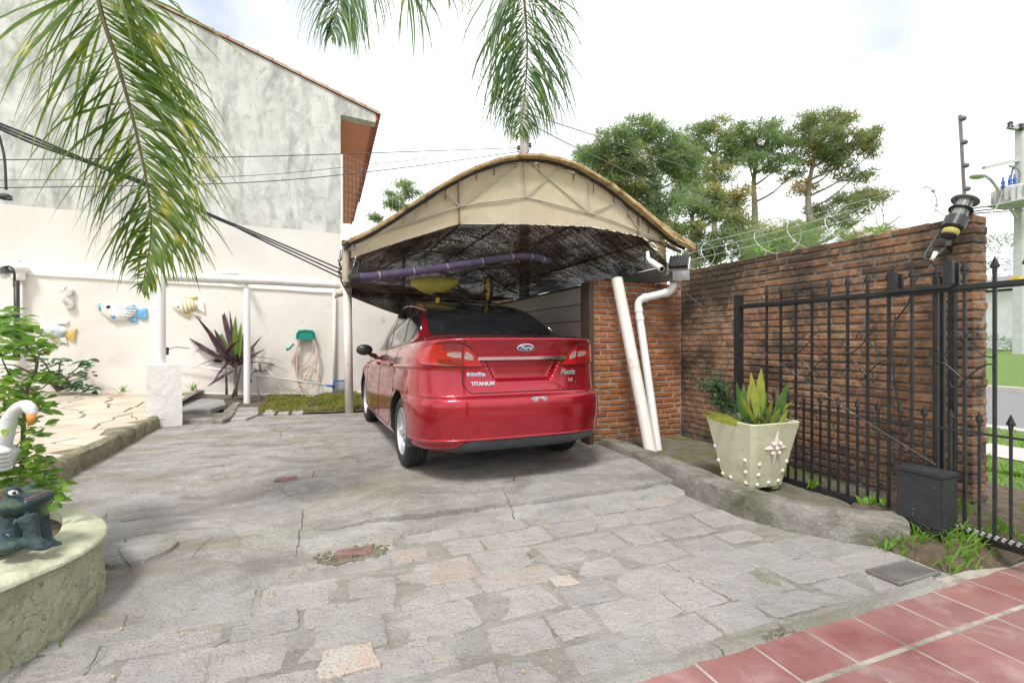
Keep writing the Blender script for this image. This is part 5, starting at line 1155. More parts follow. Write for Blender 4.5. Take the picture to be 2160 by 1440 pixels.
# ---------------------------------------------------------------- razor wire, electric fence post, lantern
rzw = thing('razor_wire', 'looping razor wire coil along the top of brick wall', 'razor wire', (XW+.08, 3.0, ZT))
pts = []; turns = 8
for i in range(turns*22):
    t = i/22; y = 4.55-t*.35; pts.append((XW+.08+.13*math.cos(2*PI*t+1), y+.05*math.sin(2*PI*t), ZT+.115+.135*math.sin(2*PI*t+1)+.02*math.sin(t*2.1)))
b = MB(); b.tube(pts, .0032, 5); cl = b.build('coil', 'galv', rzw, smooth=True); b = MB()
for i in range(4, len(pts)-4, 3): q = Vector(pts[i]); b.obox(q, (.022, .022, .002), Matrix.Rotation(i*1.3, 3, 'X')@Matrix.Rotation(i*.7, 3, 'Y'))
b.build('barbs', 'galv', cl, kind='stuff')
ep = thing('electric_fence_post', 'thin steel electric fence post with insulators on the brick pillar', 'post', pd(2036, 430, 3.1))
e0, e1 = pd(2037, 435, 3.1)-Vector((0, 0, .08)), pd(2025, 243, 3.1); b = MB(); b.bar(e0, e1, .016, .012, (1, 0, 0)); b.build('upright', 'grey_steel', ep)
for y in (250, 300, 349, 398):
    p = pd(2026+(y-243)*.06+6, y, 3.09); b = MB(); b.lathe([(.006, -.02), (.016, -.015), (.010, -.005), (.016, .005), (.010, .012), (.005, .022)], p, Matrix.Rotation(PI/2, 3, 'Y'), 10); b.build('insulator', 'cable_grey', ep, smooth=True)
ln_ = thing('wall_lantern', 'glass lantern dangling askew from its bracket on the brick pillar', 'lantern', pd(2010, 500, 2.9))
l0, l1 = pd(2036, 424, 2.9), pd(2002, 496, 2.88); axd = (l1-l0).normalized(); z_ = -axd; x_ = z_.orthogonal().normalized(); lm = Matrix((x_, z_.cross(x_), z_)).transposed(); Ln = (l1-l0).length
def lat(name, prof, m, par=ln_, n=20, smooth=False): b_ = MB(); b_.lathe([(r, Ln*(1-t)) for r, t in prof], l1, lm, n); return b_.build(name, m, par, angle=40)
lat('cap', [(.004, -.06), (.066, -.01), (.07, .0), (.066, .02), (.01, .03)], 'grey_steel'); lat('glass', [(.044, .03), (.044, .52)], 'clear_glass'); lat('ring', [(.050, .26), (.060, .27), (.060, .29), (.050, .30)], 'black_iron')
lat('base', [(.052, .50), (.058, .52), (.056, .80), (.045, .84)], 'black_plastic'); lat('collar', [(.036, .85), (.042, .87), (.042, .95), (.034, 1.0)], 'yellow_plastic'); lat('foot', [(.040, 1.0), (.040, 1.03), (.012, 1.06)], 'cable')
for k in range(4):
    a = k*PI/2+.4; b = MB(); b.tube([l1+lm@Vector((.048*math.cos(a), .048*math.sin(a), Ln*.97)), l1+lm@Vector((.048*math.cos(a), .048*math.sin(a), Ln*.48))], .004, 5); b.build('cage_bar', 'black_iron', ln_)
bx = pX(2004, 520, XW-.02); b = MB(); b.bar(bx+Vector((0, 0, .03)), pX(2000, 522, XW-.06), .03); b.bar(pX(2008, 490, XW-.012), pX(2003, 528, XW-.012), .035, .02); b.build('wall_bracket', 'black_iron', ln_)
b = MB(); b.tube(cr_pts([pd(1998, 468, 2.93), pd(1975, 500, 2.95), pd(1950, 540, 2.95), pd(1965, 545, 2.93), pd(1995, 522, 2.9)], 6), .007, 6); b.tube(cr_pts([pd(1945, 542, 2.95), pd(1960, 556, 2.93), pd(1966, 548, 2.9)], 5), .004, 5); b.build('flex', 'cable', ln_)
b = MB(); b.tube([pd(1974, 532, 2.9), pd(1965, 549, 2.9)], [.013, .010], 10); b.build('connector', 'ceramic_cream', ln_, smooth=True)
# ---------------------------------------------------------------- street side things
up = pd(2150, 752, 26); upz = pd(2150, 262, 26).z
ul = thing('utility_pole', 'tall concrete utility pole with transformer beyond the gate', 'utility pole', (up.x, up.y, 0))
b = MB(); b.add([(up.x+sx*w_, up.y+sy_*w_, z) for z, w_ in ((-.2, .21), (upz, .13)) for sx, sy_ in ((-1, -1), (1, -1), (1, 1), (-1, 1))], [(0, 1, 5, 4), (1, 2, 6, 5), (2, 3, 7, 6), (3, 0, 4, 7), (4, 5, 6, 7)]); b.build('pole', 'pole_concrete', ul)
b = MB(); b.bar(pd(2127, 268, 25.8), pd(2190, 278, 26.2), .22, .16); b.build('crossarm', 'pole_concrete', ul); b = MB(); b.bar(pd(2075, 354, 25.6), pd(2160, 335, 26.), .18, .16); ca = b.build('crossarm', 'pole_concrete', ul)
for x, y in ((2131, 262), (2154, 266)): b = MB(); b.lathe([(.07, -.25), (.14, -.15), (.09, -.05), (.14, .05), (.06, .15)], pd(x, y, 25.8), None, 10); b.build('insulator', 'cable', ul, smooth=True)
b = MB(); c = pd(2138, 412, 25.4); b.lathe([(.75, -.42), (.75, .36), (.68, .42)], c, None, 20)
for i in range(22): a = 2*PI*i/22; b.obox(c+Vector((.80*math.cos(a), .80*math.sin(a), 0)), (.12, .03, .6), Matrix.Rotation(a, 3, 'Z'))
b.box(c.x-.9, c.x+.9, c.y-.75, c.y+.75, c.z-.52, c.z-.46); b.build('transformer', 'pole_concrete', ul)
for x, y in ((2116, 386), (2130, 382), (2140, 380)): b = MB(); b.lathe([(.06, -.3), (.10, -.2), (.06, -.1), (.10, 0), (.06, .1), (.05, .3)], pd(x, y, 25.2), None, 8); b.build('bushing', 'blue_plastic', ul, smooth=True)
b = MB(); b.tube(cr_pts([pd(2138, 350, 25.6), pd(2132, 385, 25.2), pd(2148, 410, 25.0), pd(2165, 425, 25)], 6), .05, 6); b.tube(cr_pts([pd(2128, 350, 25.6), pd(2150, 360, 25.2), pd(2146, 395, 25.0), pd(2125, 425, 25)], 6), .05, 6); b.build('jumper_cable', 'cable_grey', ul)
b = MB(); b.tube(cr_pts([pd(2146, 462, 25.5), pd(2118, 420, 25.3), pd(2095, 385, 25), pd(2080, 372, 24.8), pd(2068, 371, 24.7)], 6), .07, 8); arm = b.build('street_light_arm', 'pole_concrete', ul, smooth=True)
b = MB(); b.ell(pd(2062, 372, 24.6), (.45, .3, .13), None, 12, 8); b.build('street_light_head', 'pole_concrete', arm, smooth=True)
b = MB(); b.obox(up+Vector((-.34, -.34, 5.5))*1.0, (.06, .06, 1)); 
b = MB(); q = pd(2144, 587, 25.3); b.obox(q, (.35, .35, .16)); b.build('number_plate', 'yellow_paint', ul)
hs = thing('far_house', 'low white house across the street', 'house', pd(2110, 730, 34)); h0 = pd(2070, 733, 34)
b = MB(); m3 = Matrix.Rotation(-.2, 3, 'Z'); b.obox(h0+Vector((4.5, -2.5, 1.6)), (11, 6, 4.4), m3); b.build('wall', 'far_wall', hs)
b = MB(); 
for k in range(6): b.obox(h0+Vector((4.5, -2.7, 4.0+.16*k)), (11.6-.4*k, 6.6-.9*k, .15), m3)
b.build('roof', 'far_roof', hs)
def blobtree(mb, c, r, n, ln, wd, seed):
    random.seed(seed); c = Vector(c)
    for i in range(n):
        d = Vector((random.gauss(0, 1), random.gauss(0, 1), random.gauss(0, 1))).normalized(); q = rnd(.45, 1)**.6; p = c+Vector((d.x*r[0]*q, d.y*r[1]*q, d.z*r[2]*q))
        if nz3(p.x/r[0]*2.2+seed, p.y/r[1]*2.2, p.z/r[2]*2.2) < -.18: continue
        mb.leaf(p, (d.x+rnd(-.8, .8), d.y+rnd(-.8, .8), d.z*.5+rnd(-.5, .7)), (rnd(-1, 1), rnd(-1, 1), rnd(0, 1)), ln*rnd(.6, 1.2), wd, .2, 1)
fb = thing('street_bush', 'round green bush by the white house across the street', 'bush', pd(2100, 745, 30)); mb = MB(); blobtree(mb, pd(2100, 732, 30), (.9, .9, .65), 900, .28, .16, 3); mb.build('foliage', 'dark_leaf', fb, weld=False)
ft = thing('street_tree', 'dark broad tree behind the gate pillar across the street', 'tree', pd(2110, 700, 40)); mb = MB(); blobtree(mb, pd(2105, 562, 40), (2.6, 2.6, 2.7), 2600, .5, .3, 4); mb.build('crown', 'dark_leaf', ft, weld=False); mb = MB(); q = pd(2105, 735, 40); mb.tube([q, q+Vector((.1, 0, 5))], [.25, .15], 8); mb.build('trunk', 'bark', ft)
# ---------------------------------------------------------------- pines
def pine(name, label, base, d, trunk, blobs, m, seed, tw=.28, nper=1.0):
    random.seed(seed); B = pd(base[0], 735, d); B.z = .2
    t = thing(name, label, 'pine tree', B, 'pines behind the brick wall'); W = lambda x, y, dd=0: pd(x, y, d+dd)
    tp_ = cr_pts([B]+[W(x, y) for x, y in trunk], 5); n = len(tp_); mb = MB(); mb.tube(tp_, [tw*(1-.72*i/(n-1)) for i in range(n)], 7)
    tr = mb.build('trunk', 'pine_bark', t, smooth=True); lm_ = MB(); cn = MB(); sc = d/FP
    for (x, y, rx, ry) in blobs:
        dd = rnd(-1.2, 1.2)*rx*sc*.7; c = W(x, y, dd)
        # limb from the trunk point below the clump
        cand = [p for p in tp_ if p.z < c.z-.1 and p.z > 1.5] or [tp_[-1]]
        s0 = min(cand, key=lambda p: (p-c).length+abs((c.z-p.z)-1.2*abs((p-c).to_2d().length)*.6)); mid = (s0+c)/2+Vector((0, 0, -.25*(c-s0).length*.3)); ps = cr_pts([s0, mid, c], 5)
        lm_.tube(ps, [max(.02, .085*(1-.75*i/(len(ps)-1))) for i in range(len(ps))], 5)
        R3 = (rx*sc, rx*sc*.9, ry*sc); nt2 = max(9, int(31*nper*(rx*ry)/(45*25))); R3 = tuple(q*1.08 for q in R3)
        for k in range(nt2):
            dv = Vector((random.gauss(0, 1), random.gauss(0, 1), random.gauss(.15, 1))).normalized(); q = rnd(.25, 1)**.5; p = c+Vector((dv.x*R3[0]*q, dv.y*R3[1]*q, dv.z*R3[2]*q))
            if k % 2 == 0: lm_.tube([c+(p-c)*.1-Vector((0, 0, .1)), (c+p)/2-Vector((0, 0, .06)), p], [.028, .018, .009], 4)
            tr_ = rnd(.22, .40)
            for j in range(50):
                e = Vector((random.gauss(0, 1), random.gauss(0, 1), random.gauss(.35, .8))).normalized(); s_ = e.cross(Vector((rnd(-1, 1), rnd(-1, 1), rnd(-1, 1)))).normalized()*.032
                p0 = p+e*rnd(0, .18)+Vector((rnd(-.30, .30), rnd(-.30, .30), rnd(-.13, .13))); cn.add([p0-s_, p0+s_, p0+e*tr_], [(0, 1, 2)])
    lm_.build('limb', 'pine_bark', t, smooth=True); cn.build('crown', m, t, weld=False)
pine('pine_tree', 'leftmost pine with dense green crown rising behind the carport', (1395, 0), 27, [(1398, 560), (1392, 480), (1385, 400), (1372, 330)],
     [(1350, 275, 45, 22), (1395, 300, 45, 24), (1300, 300, 45, 25), (1262, 335, 45, 26), (1330, 335, 48, 26), (1230, 330, 22, 14), (1385, 345, 50, 24), (1440, 330, 38, 22), (1440, 365, 40, 20), (1300, 370, 50, 25), (1355, 390, 42, 22), (1400, 430, 48, 20), (1340, 420, 40, 25), (1290, 400, 35, 20), (1450, 400, 35, 18), (1370, 465, 40, 20), (1420, 490, 36, 18)], 'pine_needle', 1, nper=1.2)
pine('pine_tree', 'second pine from the carport with a rounded top', (1508, 0), 30, [(1507, 560), (1507, 480), (1506, 400), (1510, 330)],
     [(1470, 285, 40, 18), (1515, 275, 45, 18), (1550, 300, 34, 18), (1450, 310, 34, 16), (1505, 320, 50, 20), (1545, 340, 38, 16), (1480, 355, 45, 18), (1520, 375, 36, 16), (1450, 380, 30, 16)], 'pine_needle', 2)
pine('pine_tree', 'third pine from the carport with bare fanned lower limbs', (1597, 0), 30, [(1593, 520), (1592, 440), (1590, 380), (1598, 320)],
     [(1590, 275, 45, 16), (1635, 280, 38, 16), (1560, 310, 36, 18), (1610, 310, 50, 20), (1650, 320, 38, 20), (1580, 345, 40, 16), (1640, 350, 36, 18), (1670, 370, 24, 12)], 'pine_needle', 3)
pine('pine_tree', 'rightmost pine with browning windswept flat topped crown', (1712, 0), 29, [(1715, 520), (1705, 440), (1708, 380), (1722, 320)],
     [(1700, 255, 28, 16), (1745, 260, 45, 18), (1785, 255, 24, 14), (1690, 290, 36, 18), (1735, 295, 50, 20), (1790, 300, 40, 20), (1830, 290, 24, 20), (1770, 330, 45, 16), (1840, 320, 20, 12), (1720, 330, 36, 18), (1760, 355, 34, 14), (1800, 375, 36, 14), (1835, 410, 40, 14), (1865, 420, 28, 11), (1790, 420, 30, 12), (1810, 440, 40, 11), (1730, 450, 36, 14), (1760, 470, 45, 14), (1700, 480, 40, 12), (1690, 400, 24, 14)], 'pine_needle_brown', 4, nper=1.15)
pine('pine_tree', 'low yellowish pine in front of the taller pines above the wall', (1465, 0), 24, [(1463, 620), (1462, 520), (1460, 450)],
     [(1490, 420, 45, 18), (1540, 430, 36, 16), (1450, 440, 34, 18), (1520, 455, 40, 14), (1560, 410, 24, 14), (1560, 480, 40, 26), (1530, 520, 50, 28), (1480, 545, 40, 26), (1580, 530, 36, 24), (1470, 490, 30, 20), (1620, 510, 40, 22), (1680, 500, 40, 20), (1650, 530, 50, 20)], 'pine_needle', 5)
for i, (x, y, rx, ry, lab) in enumerate(((1640, 500, 70, 30, 'broad green bush behind the razor wire'), (1745, 505, 60, 22, 'green bush below the rightmost pine above the wall'), (1840, 490, 60, 14, 'low yellow green bush peeking over the wall near pillar'))):
    t = thing('tall_bush', lab, 'bush', pd(x, 720, 20)); mb = MB(); sc = 20/FP; blobtree(mb, pd(x, y+20, 20), (rx*sc*1.15, rx*sc, ry*2*sc), 5200, .20, .11, 20+i); mb.build('foliage', 'pine_needle' if i < 2 else 'grass_blade', t, weld=False)
    mb = MB(); q = pd(x, 720, 20); q.z = -.1; mb.tube([q, pd(x, y+20, 20)], [.12, .05], 6); mb.build('stem', 'bark', t)
pine('pine_tree', 'distant small pine between the house eave and carport roof', (850, 0), 34, [(852, 480), (850, 420)], [(855, 395, 22, 10), (835, 415, 18, 9), (870, 412, 18, 9), (825, 435, 16, 8), (790, 462, 10, 6), (850, 440, 24, 12)], 'pine_needle', 6, .16)
# ---------------------------------------------------------------- timber pole behind carport, overhead wires
wp = pd(1106, 720, 11); wpz = pd(1106, 205, 11).z
pl2 = thing('timber_pole', 'grey timber service pole behind the carport apex', 'pole', (wp.x, wp.y, 0)); b = MB(); b.tube([(wp.x, wp.y, -.1), (wp.x, wp.y, wpz)], [.13, .10], 12); b.build('pole', 'pole_wood', pl2, smooth=True)
for x, y in ((1094, 312), (1118, 306), (1112, 285)): b = MB(); b.lathe([(.02, -.05), (.04, -.03), (.02, 0), (.04, .03), (.02, .05)], pd(x, y, 10.85), None, 8); b.build('insulator', 'cable', pl2, smooth=True)
b = MB(); b.tube(cr_pts([pd(1092, 318, 10.85), pd(1100, 326, 10.8), pd(1112, 322, 10.8), pd(1120, 310, 10.85)], 5), .012, 5); b.build('wire_tie', 'cable_grey', pl2)
def wire(pts, r, label, m='cable', n=10): b_ = MB(); b_.tube(cr_pts(pts, n), r, 5); return tag(b_.build('overhead_wire', m), label, 'wire')
wire([pd(-60, 338, 6.6), pd(500, 331, 8.2), pd(780, 323, 9.2), pd(1094, 312, 10.85)], .008, 'topmost of three wires crossing the weathered gable')
wire([pd(-60, 381, 6.6), pd(500, 372, 8.2), pd(800, 345, 9.2), pd(1094, 314, 10.85)], .005, 'thin middle wire crossing the weathered gable')
wire([pd(-60, 397, 6.6), pd(500, 386, 8.2), pd(800, 360, 9.2), pd(1096, 320, 10.85)], .008, 'lowest of three wires crossing the weathered gable')
wire([pd(1112, 240, 10.9), pd(1266, 290, 14), pd(1480, 362, 18), pd(1850, 470, 26)], .012, 'upper wire slanting across the pines from timber pole', 'cable_grey')
wire([pd(1118, 262, 10.9), pd(1266, 335, 14), pd(1440, 405, 18), pd(1800, 500, 26)], .012, 'lower wire slanting across the pines from timber pole', 'cable_grey')
for i, (y0, y1) in enumerate(((520, 430), (535, 444), (550, 462))): wire([pd(1450, y0, 12), pd(1650, (y0+y1)/2-4, 14), pd(1900, y1-30, 17)], .006, ['top', 'middle', 'bottom'][i]+' of three fine wires in front of the pines above wall', 'galv', 5)
for i, (y, yy) in enumerate(((441, 425), (448, 432), (452, 440))): wire([pd(2048, y, 3.0), pd(2100, (y+yy)/2+1, 4.2), pd(2230, yy, 7)], .006, ['upper', 'middle', 'lower'][i]+' black wire leaving the lantern pillar to the right', 'cable', 5)
for i in range(3):
    wire([pd(-140+i*10, 205+i*5, 2.3), pd(60, 285+i*7, 2.5), pd(200, 345+i*2, 2.7), pd(330, 394+i*4, 3.0), pd(440, 450+(i % 2)*4, 3.3), pd(560, 500+i*5, 3.6), pd(728, 572+i*9, 4.1)], .0065, ['highest', 'central', 'lowest'][i]+' black service cable sloping down to the carport corner', 'cable')
b = MB(); b.tube(cr_pts([pd(-12, 255, 2.45), pd(2, 300, 2.45), pd(10, 340, 2.45), pd(13, 400, 2.45)], 6), .006, 6); b.ell(pd(10, 415, 2.45), (.03, .02, .018), None, 8, 6); b.ell(pd(20, 420, 2.45), (.014, .01, .008), None, 8, 6); tag(b.build('dangling_cable', 'cable', smooth=True), 'short black cable end dangling at the left edge', 'cable')
# ---------------------------------------------------------------- sea ornaments on the wall
WY = GY-.012
def relief(name, label, cat, poly, h, m, parent=None, n=6, Y=WY):
    P2 = [pY(x, y, Y) for x, y in poly]; c = sum(P2, Vector())/len(P2); cl = cr_pts(P2+[P2[0]], 4)[:-1]; rows_ = []
    for i in range(n+1): r_ = 1-i/n; rows_.append([c+(p-c)*r_+Vector((0, -h*math.sqrt(max(0, 1-r_**2.4)), 0)) for p in cl])
    b = MB(); b.grid(rows_, loop=True); b.add([p+Vector((0, .015, 0)) for p in cl]+cl, [(i, (i+1) % len(cl), len(cl)+(i+1) % len(cl), len(cl)+i) for i in range(len(cl))])
    o = b.build(name, m, parent, smooth=True); return o
def fin(par, poly, h, m, Y=WY, name='fin'):
    P2 = [pY(x, y, Y) for x, y in poly]; n = len(P2); c = sum(P2, Vector())/n; b = MB(); b.add([p+Vector((0, .01, 0)) for p in P2]+[p+Vector((0, -h*.6, 0)) for p in P2]+[c+Vector((0, -h, 0))], [(i, (i+1) % n, n+(i+1) % n, n+i) for i in range(n)]+[(n+i, n+(i+1) % n, 2*n) for i in range(n)])
    return b.build(name, m, par, smooth=False)
def eye(par, x, y, r, Y=WY, h=.05):
    p = pY(x, y, Y)+Vector((0, -h, 0)); b = MB(); b.ell(p, (r*1.9, .012, r*1.9), None, 14, 8); e = b.build('eye', 'ceramic_white', par, smooth=True); b = MB(); b.ell(p+Vector((0, -.009, 0)), (r, .008, r), None, 12, 8); b.build('pupil', 'black_plastic', e, smooth=True)
f1 = thing('fish_ornament', 'blue and white ceramic fish on the cream wall', 'wall ornament', pY(258, 660, WY))
relief('body', '', '', [(208, 642), (222, 641), (245, 642), (268, 645), (283, 652), (290, 660), (283, 668), (268, 675), (252, 678), (236, 676), (222, 668), (212, 656)], .07, 'ceramic_white', f1)
fin(f1, [(287, 655), (300, 651), (309, 650), (311, 660), (309, 673), (300, 673), (288, 667)], .035, 'ceramic_blue', name='tail'); fin(f1, [(262, 646), (284, 643), (287, 650), (280, 655)], .035, 'ceramic_blue'); fin(f1, [(270, 674), (288, 670), (290, 678), (276, 679)], .03, 'ceramic_blue'); fin(f1, [(233, 664), (249, 662), (250, 672), (238, 672)], .085, 'ceramic_blue')
fin(f1, [(207, 641), (213, 640), (216, 650), (211, 656)], .05, 'ceramic_blue', name='mouth'); eye(f1, 232, 648, .032, h=.052)
b = MB()
for j in range(4):
    for i in range(9-j):
        x, y = 250+i*5+(j % 2)*2.5, 650+j*5.5; p = pY(x, y, WY); t = 1-((x-256)/40)**2*.5-((y-659)/18)**2*.5
        b.ell(p+Vector((0, -.062*math.sqrt(max(.05, t)), 0)), (.018, .008, .020), None, 6, 4)
b.build('scales', 'ceramic_palegrey', f1, smooth=True)
f2 = thing('fish_ornament', 'cream spiny ceramic fish above the dark leaved plant', 'wall ornament', pY(395, 648, WY))
relief('body', '', '', [(363, 647), (372, 638), (385, 631), (400, 629), (412, 634), (420, 642), (416, 650), (405, 656), (392, 661), (378, 659), (368, 653)], .07, 'ceramic_cream', f2)
fin(f2, [(417, 640), (424, 637), (430, 637), (431, 648), (433, 661), (424, 656), (416, 650)], .03, 'ceramic_white', name='tail'); fin(f2, [(385, 631), (395, 627), (416, 625), (413, 630), (400, 632)], .025, 'ochre'); fin(f2, [(388, 660), (401, 667), (397, 670), (386, 664)], .03, 'ochre'); fin(f2, [(402, 657), (416, 657), (423, 667), (412, 667)], .03, 'ceramic_cream')
eye(f2, 378, 647, .014, h=.055); b = MB()
for x in (388, 396, 404, 411): b.tube([pY(x-2+k*.8, 633+k*4.3, WY)+Vector((0, -.075+.004*(k-3)**2, 0)) for k in range(7)], .008, 5)
b.build('stripe', 'ochre', f2, smooth=True)
f3 = thing('fish_ornament', 'pale blue grey ceramic fish with ochre tail behind the shrub', 'wall ornament', pY(115, 700, WY))
relief('body', '', '', [(84, 693), (92, 686), (104, 683), (120, 684), (136, 689), (145, 698), (136, 708), (122, 713), (108, 712), (94, 706)], .07, 'ceramic_palegrey', f3)
fin(f3, [(142, 697), (152, 696), (162, 693), (159, 707), (157, 721), (148, 716), (138, 708)], .03, 'ochre', name='tail'); fin(f3, [(104, 684), (120, 679), (145, 677), (143, 683), (120, 686)], .03, 'ceramic_cream'); fin(f3, [(108, 712), (120, 722), (114, 722)], .03, 'ochre'); fin(f3, [(124, 711), (140, 712), (143, 725), (132, 722)], .03, 'ceramic_cream'); fin(f3, [(106, 700), (118, 692), (122, 704)], .09, 'ochre'); eye(f3, 94, 695, .014, h=.055)
sh_ = thing('seahorse_ornament', 'white ceramic seahorse on the cream wall', 'wall ornament', pY(144, 625, WY))
sp = [(134, 612), (139, 607), (145, 606), (150, 611), (148, 619), (143, 626), (142, 633), (147, 638), (152, 642), (152, 647), (147, 649), (142, 646), (143, 642), (147, 642)]
pts = cr_pts([pY(x, y, WY)+Vector((0, -.025, 0)) for x, y in sp], 5); n = len(pts); rr = [float(np.interp(i/(n-1), [0, .08, .2, .3, .5, .7, .85, 1], [.012, .025, .042, .05, .055, .036, .022, .012])) for i in range(n)]
b = MB(); b.tube(pts, rr, 10, sq=.6)
for i in range(16, n-12, 2): b.tube([pts[i], pts[i+1]], rr[i]*1.13, 10)
b.build('body', 'ceramic_white', sh_, smooth=True); b = MB(); b.tube([pY(138, 611, WY)+Vector((0, -.03, 0)), pY(128, 615, WY)+Vector((0, -.03, 0))], [.022, .012], 8); b.build('snout', 'ceramic_white', sh_, smooth=True); fin(sh_, [(149, 622), (155, 626), (154, 636), (147, 634)], .03, 'ceramic_cream')
b = MB(); p = pY(170, 781, WY); b.obox(p, (.13, .05, .09)); tag(b.build('junction_box', 'white_pvc'), 'small cream junction box low on the wall', 'junction box')
b = MB(); b.tube([pY(170, 784, GY-.02), pY(170, 823, GY-.02)], .008, 6); 
vp = pY(705, 838, GY-.06); b = MB(); b.tube([Vector((vp.x, vp.y, .02)), Vector((vp.x, vp.y, 1.98))], .028, 10); tag(b.build('vertical_pipe', 'pvc_grimy', smooth=True), 'slim vertical pipe on the cream wall behind the carport post', 'pipe')
# hose reel and hose
hr = thing('hose_hanger', 'green plastic hose hanger fixed to the cream wall', 'hose hanger', pY(645, 707, GY-.08)); b = MB(); P = []
for i in range(9):
    a = PI*i/8; P.append([pY(645, 710, GY-.01+dy)+Vector((-.15*math.cos(a)*k, 0, .15*math.sin(a)**.45*k-.04)) for dy, k in ((0, 1), (-.10, 1), (-.13, 1.12), (-.13, .95), (-.02, .9))])
b.grid(P); 
for i in range(1, 8): a = PI*i/8; b.obox(pY(645, 710, GY-.08)+Vector((-.15*math.cos(a), 0, .15*math.sin(a)**.45-.03)), (.012, .14, .014))
b.obox(pY(645, 706, GY-.10), (.25, .06, .17)); b.build('bracket', 'teal_plastic', hr, smooth=False)
hs_pts = [(634, 713), (622, 740), (616, 765), (640, 768), (658, 745), (660, 715), (645, 706), (632, 715), (620, 760), (640, 790), (662, 785), (668, 750), (660, 716), (645, 707), (633, 716), (623, 770), (628, 805), (650, 818), (670, 800), (674, 760), (662, 720), (646, 708), (632, 720), (626, 780), (640, 828), (662, 834), (674, 815), (660, 770), (640, 800), (620, 822), (600, 824), (585, 810), (575, 790), (563, 780)]
b = MB(); b.tube(cr_pts([pY(x, y, GY-.05-.07*(i % 3)/2-(.25 if i > 29 else 0)) for i, (x, y) in enumerate(hs_pts)], 6), .0095, 7); ho = thing('garden_hose', 'coiled pale pink garden hose hanging from the green hanger', 'hose', pY(645, 834, GY-.08)); b.build('hose', 'hose', ho, smooth=True)
b = MB(); b.tube([pY(620, 725, GY-.10), pY(610, 735, GY-.12), pY(604, 737, GY-.12)], [.018, .022, .028], 8); b.build('nozzle', 'teal_plastic', ho, smooth=True)
# standpipe and strut
tp = thing('standpipe', 'leaning grey water standpipe with tap beside the slim white post', 'tap', pz(550, 850, .06)); b = MB(); q0, q1, q2 = pd(549, 852, 8.35), pd(536, 780, 8.5), pd(527, 692, 8.7); b.tube([q0, q1, q2], .018, 8); b.build('pipe', 'galv', tp, smooth=True)
b = MB(); b.tube([q1, pd(552, 783, 8.4), pd(562, 780, 8.4)], .016, 8); b.tube([pd(550, 783, 8.4), pd(547, 766, 8.4)], .014, 8); b.build('tap', 'grey_steel', tp, smooth=True)
b = MB(); b.tube(cr_pts([pd(536, 783, 8.2), pd(528, 795, 8.1), pd(530, 806, 8.1), pd(515, 810, 8.05)], 6), .010, 6); b.build('tie', 'cable', tp)
pn_ = thing('pool_net', 'pool net with blue frame and long white pole along the wall foot', 'pool net', pY(715, 818, GY-.1)); a, c = pY(370, 765, GY-.10), pY(693, 813, GY-.12); b = MB(); b.tube([a, c], .014, 8); b.build('pole', 'white_paint', pn_, smooth=True)
b = MB(); b.tube([c-(c-a).normalized()*.04, c+(c-a).normalized()*.10], .02, 8); fp_ = [pY(x, y, GY-.12) for x, y in ((704, 803), (728, 802), (741, 812), (741, 826), (728, 832), (704, 832), (702, 815), (704, 803))]; b.tube(fp_, .014, 6); b.build('frame', 'blue_plastic', pn_, smooth=True)
b = MB(); b.add(fp_[:-1]+[sum(fp_[:-1], Vector())/7+Vector((0, -.05, 0))], [(i, (i+1) % 7, 7) for i in range(7)]); b.build('net', 'fine_net', pn_)
# lamp post and white jar on the left
lp_ = thing('garden_lamp', 'black garden lamp with curved arm at the left edge', 'lamp', pd(36, 700, 6.2)); b = MB(); b.tube([pd(36, 760, 6.2), pd(35, 592, 6.2)], .030, 10); b.build('post', 'black_iron', lp_, smooth=True)
b = MB(); b.tube(cr_pts([pd(30, 605, 6.2), pd(30, 575, 6.2), pd(22, 563, 6.2), pd(10, 563, 6.2)], 6), .014, 8); b.build('arm', 'black_iron', lp_, smooth=True); b = MB(); b.lathe([(.02, .03), (.05, .0), (.10, -.035), (.11, -.05)], pd(9, 567, 6.2), None, 16); b.build('shade', 'black_iron', lp_, angle=50); b = MB(); b.ell(pd(9, 580, 6.2), (.045, .045, .05)); b.build('bulb', 'white_paint', lp_, smooth=True)
j_ = thing('white_urn', 'white ceramic urn with lid on the wall pier at far left', 'urn', pd(39, 590, 7.3)); b = MB(); zc_ = pd(39, 592, 7.3); b.lathe([(.075, -.0), (.08, .09), (.07, .10), (.085, .13), (.125, .17), (.13, .20), (.10, .24), (.05, .265), (.02, .275), (.02, .29), (.03, .305), (.02, .33)], zc_, None, 20); b.build('urn', 'ceramic_white', j_, smooth=True); b = MB(); b.tube([zc_, zc_-Vector((0, 0, 1.8))], .05, 10); b.build('pier', 'cream_wall', j_, smooth=True)
